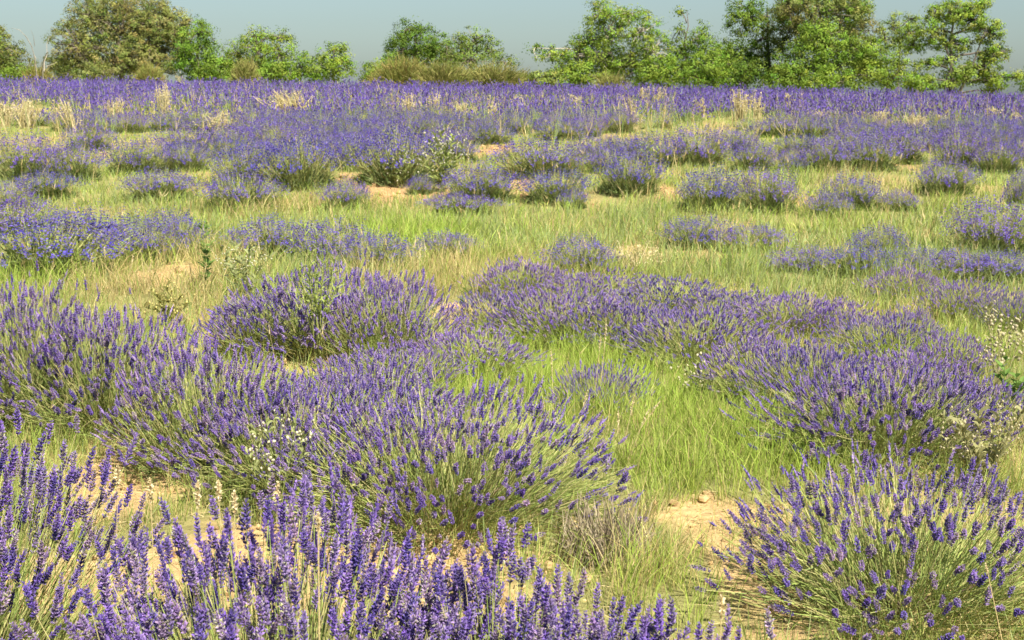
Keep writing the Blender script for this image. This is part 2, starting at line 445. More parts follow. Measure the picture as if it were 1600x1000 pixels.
tree("maple_tree", "rounded bright green tree in front of the largest oak on the right", "tree", 81, (1290, 0), [(1285, 75, 44, 40), (1255, 100, 44, 36), (1310, 100, 44, 34), (1280, 55, 30, 26), (1230, 115, 30, 22), (1340, 85, 30, 30)], BRIGHT + GREEN, seed=16)
tree("hazel_bush", "broad yellow-green bush sloping down right from the largest oak", "bush", 80, (1385, 0), [(1375, 100, 40, 34), (1400, 115, 36, 24), (1350, 118, 36, 22), (1360, 80, 30, 26), (1422, 122, 18, 14)], BRIGHT, seed=17, tr=0.08)
tree("robinia_tree", "thin airy tree behind the yellow-green bush, left of the open-crowned oak", "tree", 88, (1400, 0), [(1395, 42, 24, 22), (1418, 50, 24, 24), (1382, 62, 18, 20), (1425, 30, 14, 12), (1408, 72, 26, 18)], PALE + BRIGHT[:1], dens=0.6, airy=True, leaf=0.11, rc=0.26, seed=18, tr=0.09)
Y1 = at_depth(1490, 15, 80); Y2 = at_depth(1475, 40, 80); Y3 = at_depth(1535, 60, 80)
tree("oak_tree", "open-crowned oak with dark branching trunks against the sky, far right", "tree", 80, (1488, 0),
     [(1490, 18, 30, 22), (1455, 48, 26, 18), (1520, 30, 28, 20), (1545, 50, 24, 18), (1490, 68, 34, 14), (1555, 80, 26, 20), (1535, 105, 30, 16), (1450, 100, 16, 10), (1510, 118, 40, 14), (1478, 135, 20, 9), (1555, 125, 26, 12), (1480, 95, 18, 9), (1430, 72, 18, 12), (1535, 5, 18, 12), (1460, 22, 18, 12), (1550, 142, 16, 8), (1448, 126, 14, 12), (1585, 122, 14, 8)],
     BRIGHT + PALE[:1], dens=1.0, airy=True, leaf=0.13, rc=0.27, bark=(0.12, 0.10, 0.08), tr=0.15, seed=19, fork=[(Y1, 1.0), (Y2, 0.8), (Y3, 0.7)])
tree("hazel_bush", "small green shrub at the far right picture edge", "bush", 82, (1605, 0), [(1604, 128, 16, 16), (1625, 120, 24, 26)], GREEN, seed=20, tr=0.06)
tree("oak_tree", "low yellow-green shrub under the left flank of the pale-trunked oak", "bush", 79, (850, 0), [(845, 122, 22, 12), (868, 125, 18, 11)], PALE, seed=21, tr=0.05, rc=0.24)

UNDER = [
    (905, 120, 50, 18, 81, BRIGHT, "low bright green bush under the spreading oak's left half"),
    (955, 112, 34, 24, 84, GREEN, "green bush filling the shade left of the pale oak trunk"),
    (1028, 118, 36, 24, 81, BRIGHT, "bright green bush right of the pale oak trunk"),
    (1105, 118, 44, 24, 80, GREEN, "green bush in front of the slender twig-topped tree"),
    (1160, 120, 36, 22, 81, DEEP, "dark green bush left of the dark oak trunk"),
    (1232, 122, 36, 20, 80, GREEN, "green bush right of the dark oak trunk"),
    (1300, 128, 50, 16, 79.5, BRIGHT, "low bright green bush at the feet of the rounded tree before the largest oak"),
    (335, 112, 34, 18, 80.5, GREEN, "low green bush between pointed and wispy trees on the left"),
    (425, 114, 40, 18, 80.5, GREEN, "low green bush right below the wispy twin tops"),
    (150, 116, 40, 14, 80.5, OLIVE, "low olive bush under the holm oak's left side"),
    (1130, 100, 30, 30, 84, GREEN, "rounded green bush between slender tree and dark-trunked oak"),
    (20, 118, 40, 12, 80.5, GREEN, "low green bush under the left edge oak"),
    (1440, 135, 26, 13, 79.5, BRIGHT, "small yellow-green bush left of the open-crowned oak's trunks"),
]
for i, (px, py, rx, ry, Y, cols, lab) in enumerate(UNDER):
    tree("hazel_bush", lab, "bush", Y, (px, 0), [(px - rx * 0.4, py + 4, rx * 0.65, ry), (px + rx * 0.35, py, rx * 0.65, ry * 1.1), (px, py - ry * 0.4, rx * 0.5, ry * 0.8)], cols, seed=1000 + i, tr=0.06)

def broom(label, px, Y, wpx, toppx, seed, cols, name="broom_shrub", n=1700):
    rng = rgen(seed); X = at_depth(px, 130, Y)[0]; z0 = float(terrain(X, Y)) - 0.1
    Rw = wpx * Y / F / 2; H = at_depth(px, toppx, Y)[2] - z0
    rt = root(name, (X, Y, z0)); acc = Acc(); tk = Acc()
    az = rng.uniform(0, 2 * math.pi, n); th = np.arccos(1 - rng.random(n) * 0.9); k = rng.uniform(0.62, 1.06, n) * (0.85 + 0.3 * vnoise(np.cos(az) * 2, np.sin(az) * 2 + th * 2, 1.6, seed))
    tip = np.stack([Rw * np.sin(th) * np.cos(az) * k, Rw * 0.8 * np.sin(th) * np.sin(az) * k, H * (0.1 + 0.9 * np.cos(th)) * k], 1)
    bs = tip * rng.uniform(0.35, 0.8, (n, 1)) + rng.normal(0, 0.05, (n, 3))
    c = A(cols)[rng.integers(0, len(cols), n)] * rng.uniform(0.7, 1.3, (n, 1))
    for rep in range(3):
        acc.add(*blades(rng, bs + rng.normal(0, 0.08, (n, 3)), tip + rng.normal(0, 0.20, (n, 3)), rng.normal(0, 0.07, (n, 3)), 0.04, c * 0.9, c, 2))
    o = acc.build("twig_crown", M_TREE, rt); o["kind"] = "stuff"
    m = 14; E = tip[:m] * 0.5; T = np.linspace(0, 1, 3)[None, :, None]
    tk.add(*tubes(rng, E[:, None] * T, np.tile([0.04, 0.03, 0.015], (m, 1)), A([0.13, 0.10, 0.07]), 4))
    tk.build("trunk", M_BARK, rt)
    tag(rt, label, "shrub", "brown broom shrubs at the field edge")

BROWN = [(0.27, 0.26, 0.085), (0.32, 0.285, 0.105), (0.23, 0.27, 0.065)]
BRG = [(0.29, 0.29, 0.08), (0.23, 0.27, 0.065), (0.34, 0.27, 0.10)]
broom("leftmost of the brown-green broom shrubs below the dark dense tree", 628, 79, 120, 88, 31, BRG)
broom("middle brown broom shrub below the dark dense tree", 690, 78.5, 130, 96, 32, BROWN)
broom("rightmost brown broom shrub, lowest at its right end", 770, 79, 130, 98, 33, BROWN)
broom("pale broom shrub right of the brown ones, before the spreading oak", 815, 80, 70, 112, 34, BRG)
broom("small brown shrub left of the pale oak trunk", 955, 79, 60, 118, 35, BROWN)
broom("wispy brown shrub at the foot of the wispy-topped tree on the left", 382, 79, 46, 92, 36, BROWN)
broom("brownish shrub under the right side of the big holm oak", 235, 79, 50, 104, 37, BRG)
broom("low olive shrub between the left edge oak and the holm oak", 62, 80, 60, 106, 38, BRG)

# dead sapling, bare and grey
def dead_tree(label, segs, Y, seed, name="dead_tree"):
    rng = rgen(seed); x0 = at_depth(segs[0][0][0][0], 128, Y)[0]; b = A([x0, Y, float(terrain(x0, Y)) - 0.1]); rt = root(name, tuple(b))
    for i, (pts, r0) in enumerate(segs):
        P = A([at_depth(p[0], p[1], Y) + A([0, 0.25 * j * (1 if i % 2 else -1), 0]) for j, p in enumerate(pts)]) - b
        acc = Acc(); acc.add(*tubes(rng, P[None], np.linspace(r0 * 0.55, r0 * 0.2, len(P))[None], A([0.33, 0.29, 0.23]), 5))
        acc.build("trunk" if i == 0 else "branch", M_BARK, rt, smooth=True)
    tag(rt, label, "tree", "dead bare trees")
dead_tree("bare grey dead sapling with thin curving twigs beside the holm oak",
          [([(68, 132), (69, 112), (72, 98), (79, 86), (84, 82)], 0.10), ([(69, 112), (67, 95), (69, 85), (66, 70), (68, 55)], 0.05), ([(58, 128), (57, 92), (54, 72), (48, 58), (40, 48), (30, 45)], 0.05), ([(57, 92), (50, 84), (49, 94)], 0.03), ([(54, 72), (55, 58), (53, 48)], 0.03), ([(72, 104), (80, 100), (85, 96)], 0.04)], 79, 41)

# ------------------------------------------------------------------ lavender
def spike_template(rng, whorls, per, faces, core=0.0):
    """a lavender flower head along +z, length 1, radius about 1: whorls of small pointed buds"""
    V, T, Cc = [], [], []; n = 0
    zs = np.linspace(0.02, 0.93, whorls)
    if whorls > 5: zs[0] -= 0.16 * rng.random()
    for wi, z in enumerate(zs):
        env = 0.78 + 0.22 * math.sin(math.pi * min(1, 0.25 + z * 0.8)) - 0.45 * max(0, z - 0.7) / 0.3
        k = per if z < 0.85 else max(3, per - 2)
        for j in range(k):
            a = 2 * math.pi * (j + rng.uniform(-0.3, 0.3)) / k + wi * 0.7
            d = A([math.cos(a), math.sin(a), 0]); sd = A([-math.sin(a), math.cos(a), 0]); up = A([0, 0, 1.0])
            r1 = env * rng.uniform(0.62, 1.30); zz = z + rng.uniform(-0.03, 0.03)
            p0 = d * 0.12 + up * (zz - 0.03); p1 = d * r1 + up * (zz + rng.uniform(0.05, 0.13))
            mid = (p0 * 0.4 + p1 * 0.6); w = rng.uniform(0.26, 0.40) * env; hz = 0.035
            q = [p0, mid + sd * w, mid - sd * w, mid + up * hz * 1.5, p1] if faces > 3 else [p0, mid + sd * w * 1.1, mid - sd * w * 1.1, p1]
            if faces > 3: t = [[0, 1, 3], [0, 3, 2], [3, 1, 4], [2, 3, 4], [0, 2, 4], [0, 4, 1]]
            else: t = [[0, 1, 3], [0, 3, 2]]
            tone = rng.random()
            if tone < 0.46: c = A([0.78, 0.76, 0.95])
            elif tone < 0.80: c = A([1.15, 1.05, 1.30])
            else: c = A([1.25, 1.55, 0.72])
            c = c * rng.uniform(0.8, 1.2)
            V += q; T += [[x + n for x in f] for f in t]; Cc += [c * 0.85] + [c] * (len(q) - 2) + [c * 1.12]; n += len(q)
    if core:
        ring = [A([math.cos(a) * core, math.sin(a) * core, 0.45]) for a in (0.3, 2.4, 4.5)]
        V += [A([0, 0, -0.02])] + ring + [A([0, 0, 0.98])]; Cc += [A([1.0, 1.0, 0.95])] * 5
        T += [[n, n + 2, n + 1], [n, n + 3, n + 2], [n, n + 1, n + 3], [n + 4, n + 1, n + 2], [n + 4, n + 2, n + 3], [n + 4, n + 3, n + 1]]
    return A(V), A(T), A(Cc)

rg = rgen(99)
SP0 = [spike_template(rg, 8, 7, 6) for _ in range(8)]
SP1 = [spike_template(rg, 5, 4, 2, 0.55) for _ in range(6)]
SPM = [spike_template(rg, 7, 6, 2, 0.5) for _ in range(6)]
SP2 = [spike_template(rg, 3, 3, 2) for _ in range(5)]

PURPLES = A([(0.190, 0.136, 0.400), (0.168, 0.120, 0.370), (0.236, 0.172, 0.410), (0.280, 0.220, 0.375), (0.150, 0.102, 0.345), (0.265, 0.192, 0.350)])
FARLEAF = A([(0.13, 0.18, 0.055), (0.16, 0.20, 0.075), (0.11, 0.155, 0.045), (0.19, 0.205, 0.085)])
STEMC = A([(0.36, 0.40, 0.12), (0.30, 0.37, 0.10), (0.41, 0.41, 0.16), (0.26, 0.34, 0.085), (0.44, 0.39, 0.18)])
LEAFC = A([(0.22, 0.29, 0.09), (0.25, 0.31, 0.11), (0.18, 0.26, 0.065), (0.31, 0.31, 0.12)])

def pick(rng, pal, n, jit=0.18):
    return pal[rng.integers(0, len(pal), n)] * rng.uniform(1 - jit, 1 + jit, (n, 1))

def bush_stems(rng, R, H, n, lean, thmax=84, root_f=0.52):
    az = rng.uniform(0, 2 * math.pi, n)
    th = np.arccos(1 - rng.random(n) * (1 - math.cos(math.radians(thmax))))
    sd = int(rng.integers(1, 90))
    lump = 0.80 + 0.40 * vnoise(np.cos(az) * 2 + 5, np.sin(az) * 2 + th * 2, 1.3, sd)
    k = np.clip(rng.normal(1, 0.075, n), 0.70, 1.12) * lump
    tip = np.stack([R * np.sin(th) * np.cos(az) * k, R * np.sin(th) * np.sin(az) * k, H * (0.12 + 0.84 * np.cos(th)) * k], 1)
    tip[:, :2] += A(lean) * (tip[:, 2:3] / H) * H + rng.normal(0, 0.03 * R / 0.5, (n, 2))
    f = rng.uniform(root_f * 0.55, root_f * 1.25, n)
    base = np.stack([tip[:, 0] * f, tip[:, 1] * f, 0.10 * H * np.cos(th)], 1) + rng.normal(0, 0.03, (n, 3))
    base[:, 2] = np.maximum(base[:, 2], -0.02)
    mid = (base + tip) / 2 + np.stack([np.zeros(n), np.zeros(n), 0.05 * H * np.sin(th)], 1) + rng.normal(0, 0.036, (n, 3)) * (R / 0.5)
    tan = norm(norm(tip - mid) + rng.normal(0, 0.15, (n, 3)) + A([0, 0, 0.45]))
    return base, mid, tip, tan, th

def bez(b, m, t_, u):
    u = np.asarray(u)[..., None]
    return b * (1 - u) ** 2 + m * 2 * u * (1 - u) + t_ * u ** 2

def bush_green(rng, R, H, base, mid, tip, n_leaf, n_base, leaf_w, stem_r, k, lpal=LEAFC):
    n = len(base); st, lf = Acc(), Acc()
    P = np.stack([bez(base, mid, tip, np.full(n, u)) for u in np.linspace(0, 1, k)], 1)
    st.add(*tubes(rng, P, np.tile(np.linspace(stem_r * 1.2, stem_r * 0.75, k), (n, 1)), pick(rng, STEMC, n), 3))
    si = rng.integers(0, n, n_leaf); u = rng.random(n_leaf) ** 1.25 * 0.62
    p = bez(base[si], mid[si], tip[si], u)
    d = norm(norm(tip[si] - base[si]) + rng.normal(0, 0.34, (n_leaf, 3)))
    L = rng.uniform(0.03, 0.075, n_leaf)[:, None] * (R / 0.5)
    c = pick(rng, lpal, n_leaf)
    lf.add(*blades(rng, p, p + d * L, rng.normal(0, 0.004, (n_leaf, 3)), leaf_w, c * 0.95, c * 1.08, 2))
    az = rng.uniform(0, 2 * math.pi, n_base); rr = R * 0.76 * np.sqrt(rng.random(n_base)); hh = H * 0.52 * (1 - (rr / (R * 0.80)) ** 2) * rng.random(n_base)
    p = np.stack([rr * np.cos(az), rr * np.sin(az), hh], 1)
    d = norm(np.stack([np.cos(az) * rr / R * 1.6, np.sin(az) * rr / R * 1.6, np.full(n_base, 0.7)], 1) + rng.normal(0, 0.45, (n_base, 3)))
    L = rng.uniform(0.05, 0.13, n_base)[:, None] * (R / 0.5); c = pick(rng, lpal, n_base)
    lf.add(*blades(rng, p, p + d * L, rng.normal(0, 0.006, (n_base, 3)), leaf_w * 1.15, c * 0.95, c * 1.05, 2))
    return st, lf

def wood(rng, R, H, n=16):
    a = Acc(); az = rng.uniform(0, 2 * math.pi, n); E = np.stack([R * 0.45 * np.cos(az), R * 0.45 * np.sin(az), H * rng.uniform(0.12, 0.35, n)], 1)
    T = np.linspace(0, 1, 4)[None, :, None]; P = E[:, None] * T; P[:, 1:3] += rng.normal(0, 0.015, (n, 2, 3)); P[:, 0, 2] = -0.04
    a.add(*tubes(rng, P, np.tile([0.011, 0.009, 0.007, 0.004], (n, 1)) * (R / 0.5), A([0.16, 0.115, 0.075]), 4))
    return a

SPIKE_ME = []
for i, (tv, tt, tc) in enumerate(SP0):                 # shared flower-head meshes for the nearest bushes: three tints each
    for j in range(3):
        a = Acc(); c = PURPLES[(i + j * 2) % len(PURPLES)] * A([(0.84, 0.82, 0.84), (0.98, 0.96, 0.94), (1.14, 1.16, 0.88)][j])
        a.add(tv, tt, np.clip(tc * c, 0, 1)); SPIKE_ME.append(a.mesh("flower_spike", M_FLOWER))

def hero_bush(label, x, y, R, H, n, seed, lean=(0, 0), n_obj=230, spL=0.068, spR=0.0105, leaves=1700, rows_group="lavender bushes of the nearest rows", bare=0.10, thmax=84, rest_t=None):
    rng = rgen(seed); z = float(terrain(x, y) + micro(x, y)) - 0.01
    rt = root("lavender_bush", (x, y, z))
    base, mid, tip, tan, th = bush_stems(rng, R, H, n, lean, thmax)
    st, lf = bush_green(rng, R, H, base, mid, tip, leaves, int(leaves * 0.6), 0.0032, 0.0013, 3)
    st.build("stem_mass", M_STEM, rt)["kind"] = "stuff"
    lf.build("leaf_mass", M_LEAF, rt)["kind"] = "stuff"
    wood(rng, R, H).build("woody_base", M_BARK, rt)
    fl = np.where(rng.random(n) > bare + 0.22 * (th > math.radians(48)) + 0.28 * (th > math.radians(64)))[0]
    L = spL * rng.uniform(0.62, 1.35, n); W = spR * rng.uniform(0.8, 1.2, n)
    U, V = frames(tan, rng)
    # nearest to the camera first: those become parts of their own
    wx = tip[fl] + A([x, y, z]) - A([0, 0, EYE])
    fwd = wx[:, 1] * CP - wx[:, 2] * SP; upc = wx[:, 1] * SP + wx[:, 2] * CP
    seen = (np.abs(wx[:, 0] / fwd) < 0.37) & (np.abs(upc / fwd) < 0.235)
    order = fl[np.argsort(np.linalg.norm(wx, axis=1) + np.where(seen, 0, 50))]
    for i in order[:n_obj]:
        me = SPIKE_ME[int(rng.integers(0, len(SPIKE_ME)))]
        o = bpy.data.objects.new("flower_spike", me); COL.objects.link(o); o.parent = rt
        b = tip[i] - tan[i] * L[i] * 0.1
        o.matrix_local = Matrix(((U[i][0] * W[i], V[i][0] * W[i], tan[i][0] * L[i], b[0]), (U[i][1] * W[i], V[i][1] * W[i], tan[i][1] * L[i], b[1]), (U[i][2] * W[i], V[i][2] * W[i], tan[i][2] * L[i], b[2]), (0, 0, 0, 1)))
    rest = order[n_obj:]; rest_t = rest_t or SP1
    if len(rest):
        ac = Acc(); grp = rng.integers(0, len(rest_t), len(rest))
        for g_ in range(len(rest_t)):
            s = rest[grp == g_]
            if len(s):
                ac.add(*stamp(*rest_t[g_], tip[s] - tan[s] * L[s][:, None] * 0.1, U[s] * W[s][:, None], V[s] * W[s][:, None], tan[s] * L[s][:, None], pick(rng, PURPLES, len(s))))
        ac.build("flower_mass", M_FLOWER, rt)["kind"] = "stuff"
    tag(rt, label, "lavender", rows_group)
    return rt

def bush_proto(seed, lod):
    """unit bush, R = 0.5, H = 0.5"""
    rng = rgen(seed); R = H = 0.5
    n = {1: 820, 2: 520, 3: 230}[lod]
    base, mid, tip, tan, th = bush_stems(rng, R, H, n, (rng.normal(0.03, 0.03), rng.normal(0, 0.03)), {1: 80, 2: 72, 3: 70}[lod])
    if lod == 1: st, lf = bush_green(rng, R, H, base, mid, tip, 1500, 1000, 0.0042, 0.0015, 3)
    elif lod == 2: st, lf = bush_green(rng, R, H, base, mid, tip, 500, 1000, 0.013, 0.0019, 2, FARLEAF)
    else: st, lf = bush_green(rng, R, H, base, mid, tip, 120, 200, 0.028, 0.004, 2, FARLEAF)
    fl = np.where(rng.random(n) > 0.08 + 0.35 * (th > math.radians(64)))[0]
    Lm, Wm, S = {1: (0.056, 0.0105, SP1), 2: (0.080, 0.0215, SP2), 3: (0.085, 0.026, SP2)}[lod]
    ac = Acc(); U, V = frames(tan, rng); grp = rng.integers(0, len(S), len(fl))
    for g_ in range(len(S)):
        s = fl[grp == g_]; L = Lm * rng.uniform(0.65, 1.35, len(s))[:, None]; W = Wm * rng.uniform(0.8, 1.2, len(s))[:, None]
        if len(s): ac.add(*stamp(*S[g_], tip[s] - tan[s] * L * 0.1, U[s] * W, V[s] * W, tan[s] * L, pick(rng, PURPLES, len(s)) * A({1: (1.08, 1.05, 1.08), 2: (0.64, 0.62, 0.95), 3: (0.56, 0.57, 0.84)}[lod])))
    return [("flower_mass", ac.mesh("flower_mass", M_FLOWER)), ("stem_mass", st.mesh("stem_mass", M_STEM)), ("leaf_mass", lf.mesh("leaf_mass", M_LEAF))]

PROTO = {1: [bush_proto(200 + i, 1) for i in range(7)], 2: [bush_proto(300 + i, 2) for i in range(6)], 3: [bush_proto(400 + i, 3) for i in range(5)]}
BUSHES = []          # (x, y, R) of every bush, to keep grass out of their hearts
br = rgen(7)

def place_bush(label, x, y, R, H, lod, group, parts=True):
    z = float(terrain(x, y) + micro(x, y)) - 0.015
    k = PROTO[lod][int(br.integers(0, len(PROTO[lod])))]
    rt = root("lavender_bush", (x, y, z), float(br.uniform(-0.6, 0.6)) + (math.pi if br.random() < 0.5 else 0), (R / 0.5, R / 0.5, H / 0.5))
    for nm, me in k:
        link(nm, me, rt, "stuff")
    BUSHES.append((x, y, R))
    return tag(rt, label, "lavender", group)

def from_px(cx, basey, w, topy):
    x, y = on_ground(cx, basey)
    R = w / 2 * y / F
    y2 = y + 0.55 * R; x2 = x * y2 / y; R = w / 2 * y2 / F
    top = at_depth(cx, topy, y2)[2]
    H = float(np.clip(1.08 * (top - terrain(x2, y2)) - (0.10 if y2 < 13 else 0.0), 0.26, 0.85))
    return x2, y2, R * 1.06, H

# nearest bushes, every visible flower head a part
HERO = [
    # x, y, R, H, n, lean, label, n_obj
    (-1.58, 3.72, 0.50, 0.72, 760, (0.10, 0.0), "lavender bush cut by the left picture edge, in the nearest row", 280),
    (-0.54, 3.05, 0.58, 0.65, 1150, (0.02, 0.02), "largest foreground lavender, tall spikes across the bottom left, its foot out of view", 300),
    (-0.02, 3.02, 0.42, 0.57, 640, (0.03, 0.02), "foreground lavender right beside the largest one, below the central dome", 280),
    (0.30, 2.90, 0.32, 0.49, 360, (0.02, 0.0), "lavender at the bottom edge, only its spike tips showing near the middle", 240),
]
for i, (x, y, R, H, n, lean, lab, no) in enumerate(HERO):
    hero_bush(lab, x, y, R, H, n, 500 + i, lean, no, spL=0.066, spR=0.0102, thmax=72, rest_t=SPM); BUSHES.append((x, y, R))
HERO_PX = [
    ((1405, 995, 550, 728), 900, (0.05, 0.0), "wide lavender bush in the bottom right corner beside bare tan soil", 300),
    ((690, 845, 530, 600), 1500, (0.04, 0.0), "big domed lavender bush in the centre foreground, right end of its row", 300),
    ((470, 775, 360, 575), 1100, (0.03, 0.0), "lavender bush with white-budded weed, just left of the big central dome", 240),
    ((340, 742, 320, 525), 1100, (-0.02, 0.0), "lavender bush with olive stems fanning over the bare soil patch, lower left", 220),
    ((175, 690, 320, 475), 1100, (-0.03, 0.0), "lavender bush with dark brown shaded foot above the bare soil, left", 220),
    ((30, 678, 290, 450), 1000, (-0.02, 0.0), "lavender bush at the left edge in the second row from the front", 180),
    ((1375, 728, 380, 550), 1400, (0.06, 0.0), "big lavender bush on the right with spikes leaning out both ways over grass", 240),
    ((580, 700, 260, 555), 800, (0.02, 0.0), "dense purple lavender behind the white-budded weed, left of the grass gap", 160),
]
for i, (pxs, n, lean, lab, no) in enumerate(HERO_PX):
    x, y, R, H = from_px(*pxs)
    hero_bush(lab, x, y, R * 0.98, H, n, 520 + i, lean, no, spL=0.050, spR=0.0098); BUSHES.append((x, y, R))

G1 = "lavender bushes in the middle of the field"
MIDB = [  # cx, base y, width, top y, label
    (500, 560, 300, 412, "spreading lavender bush under the tall leafy weed, left of centre"),
    (610, 570, 220, 420, "right-leaning vivid purple lavender behind the tall leafy weed's bush"),
    (400, 560, 180, 450, "lavender clump with spikes leaning left over soil, below the tall leafy weed"),
    (620, 620, 200, 520, "loose lavender clump between the central dome and the leafy weed's bush"),
    (740, 592, 200, 512, "loose right-leaning lavender clump above the lush grass, in the centre"),
    (935, 645, 150, 568, "small sparse lavender tuft growing in the lush grass by tall dry stalks"),
    (815, 470, 150, 395, "lavender at the left end of the long diagonal row, behind the dry hollow"),
    (790, 530, 160, 440, "greyish lavender bush at the edge of the dry hollow, in the long diagonal row"),
    (885, 545, 220, 440, "lavender bush second along the front of the long diagonal row"),
    (985, 552, 230, 452, "lavender bush third along the front of the long diagonal row, behind dry stalks"),
    (1090, 572, 230, 462, "lavender bush in the long diagonal row straight above the lush grass hollow"),
    (1200, 628, 210, 508, "lavender bush with pale stems left of the big right-hand bush"),
    (1275, 650, 210, 520, "deep violet lavender bush directly behind the big right-hand bush's left half"),
    (1420, 635, 210, 545, "lavender bush directly behind the big right-hand bush's right half"),
    (1520, 690, 190, 570, "thin lavender bush at the right among pale dry weeds"),
    (910, 430, 120, 375, "small greyish lavender at the back of the diagonal row, before tall grass"),
    (930, 480, 190, 410, "lavender in the back of the diagonal row next to the small greyish one"),
    (1040, 500, 190, 425, "lavender in the back line of the diagonal row, right of the pale oat tuft"),
    (1140, 510, 180, 440, "lavender in the back line of the diagonal row, middle of its length"),
    (1230, 530, 170, 455, "lavender in the back line of the diagonal row where a grass gap opens"),
    (1310, 530, 150, 465, "low lavender in the back line, behind the small grass gap"),
    (1380, 565, 170, 478, "lavender near the right end of the diagonal row's back line"),
    (1420, 545, 110, 490, "last small lavender of the diagonal row's back line, sloping into grass"),
    (1480, 600, 140, 530, "faded lavender just left of the tall pale weed at the right edge"),
    (60, 440, 260, 348, "broad purple lavender mound at the left edge above a green grass spot"),
    (130, 405, 150, 335, "lavender behind the broad left edge mound, beside the small hollow"),
    (225, 412, 120, 345, "greyish lavender over the orange soil strip, left"),
    (275, 400, 110, 340, "second greyish lavender over the orange soil strip, nearer the thin weed"),
    (20, 375, 150, 318, "lavender at the left edge behind the broad purple mound"),
    (430, 405, 150, 345, "dusky lavender behind the tall leafy weed's left side"),
    (520, 415, 140, 355, "lavender behind the tall leafy weed's right side"),
    (590, 425, 130, 372, "lavender tapering off left of the bright green grass spot"),
    (700, 405, 100, 372, "faint lavender tuft in grass right of the bright green spot"),
    (1085, 390, 110, 345, "faint lavender clump in tall grass above the pale oat tuft"),
    (1175, 395, 120, 358, "faint lavender clump in tall grass, right of the one above the oat tuft"),
    (1370, 408, 90, 356, "dark upright lavender bush alone in grass at the right"),
    (1260, 425, 130, 392, "low lavender strip in grass left of the dark upright bush"),
    (1340, 432, 130, 395, "low lavender strip right below the dark upright bush"),
    (1440, 430, 120, 390, "lavender right of the dark upright bush, left of the right edge pair"),
    (1500, 440, 130, 385, "deep purple lavender in front of the tall bush at the right edge"),
    (1570, 440, 120, 385, "deep purple lavender cut by the right edge, in front of the tall bush"),
    (1545, 400, 140, 325, "tall lavender bush near the right edge with purple cap"),
    (1410, 465, 120, 432, "low faded lavender in the grass hollow at the right"),
    (1500, 500, 130, 455, "faded lavender in grass at the right, above the tall pale weed"),
    (1580, 520, 110, 468, "faded lavender at the right edge above the tall pale weed"),
]
for (cx, by, w, ty, lab) in MIDB:
    x, y, R, H = from_px(cx, by, w, ty)
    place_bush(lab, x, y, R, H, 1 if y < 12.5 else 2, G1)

G2 = "lavender bushes on the low bank"
BANK = [
    (750, 318, 112, 262, "rounded lavender bush on the bank in the middle, right of the white-flowered weed"),
    (865, 318, 100, 270, "lavender bush on the bank between two orange soil spots"),
    (895, 325, 44, 300, "small dark lavender tuft beside an orange soil spot on the bank"),
    (983, 306, 98, 245, "dark rounded lavender bush on the bank below the green leafy plant"),
    (1110, 330, 98, 272, "greyish lavender bush on the bank, left of the one with a brown hollow"),
    (1200, 332, 90, 271, "lavender bush on the bank with a brown hollow in its left side"),
    (1335, 328, 84, 278, "nearly flowerless green lavender bush on the bank with dark foot"),
    (1408, 330, 56, 300, "brownish low lavender bush on the bank"),
    (1475, 306, 86, 256, "dark-footed lavender bush on the bank towards the right"),
    (1592, 330, 50, 275, "lavender bush on the bank cut by the right edge"),
    (1292, 340, 66, 305, "low lavender at the bank's foot left of the flowerless green bush"),
    (720, 335, 110, 306, "low lavender strip at the bank's foot below the rounded middle bush"),
    (75, 312, 90, 270, "lavender bush at the left on the bank's front line"),
    (255, 312, 110, 268, "lavender bush on the bank's front line at left, second from the edge"),
    (375, 330, 112, 278, "lavender bush at the bank's foot, left, in pale grass"),
    (540, 328, 70, 285, "lavender tuft on the bank left of the orange soil"),
    (656, 303, 44, 288, "tiny lavender tuft on the orange soil of the bank"),
    (15, 340, 80, 290, "lavender at the left edge at the bank's foot"),
    (40, 284, 110, 222, "dense purple lavender bush on the left edge of the bank"),
    (112, 284, 90, 226, "green-footed lavender bush right of the dense one at the bank's left edge"),
    (215, 272, 90, 222, "lavender bush on the bank right of the small bare path"),
    (288, 268, 74, 230, "loose lavender on the bank left of the widest bush"),
    (390, 292, 104, 232, "left half of the widest purple lavender pair on the bank"),
    (468, 295, 118, 218, "right half of the widest purple lavender pair on the bank"),
    (545, 262, 80, 220, "lavender bush on the bank left of the white-flowered weed"),
    (620, 290, 130, 206, "purple-topped lavender bush behind the white-flowered weed"),
    (845, 278, 130, 223, "brightest purple lavender bush on the bank, right of the little bare path"),
    (930, 262, 80, 218, "lavender bush between the brightest bank bush and the green leafy plant"),
    (1085, 260, 104, 210, "lavender bush on the bank right of the green leafy plant"),
    (1150, 240, 70, 205, "lavender bush on the bank beside a bright grass patch"),
    (1235, 268, 56, 243, "small lavender tuft in the dry grass of the bank"),
    (1250, 240, 70, 214, "low lavender behind the dry grass of the bank"),
    (1330, 250, 90, 208, "left of two joined lavender bushes on the bank at right"),
    (1400, 256, 90, 208, "right of two joined lavender bushes on the bank at right"),
    (1500, 268, 80, 208, "peaked lavender bush on the bank at right"),
    (1560, 272, 76, 226, "lavender bush on the bank right of the peaked one"),
    (1210, 214, 60, 186, "bright purple lavender behind a bright grass patch"),
    (760, 225, 80, 196, "lavender behind the little bare path"),
    (690, 215, 80, 186, "lavender right above the white-flowered weed"),
]
for (cx, by, w, ty, lab) in BANK:
    x, y, R, H = from_px(cx, by, w, ty)
    place_bush(lab, x, y, R * 1.12, H * 1.04, 2, G2)

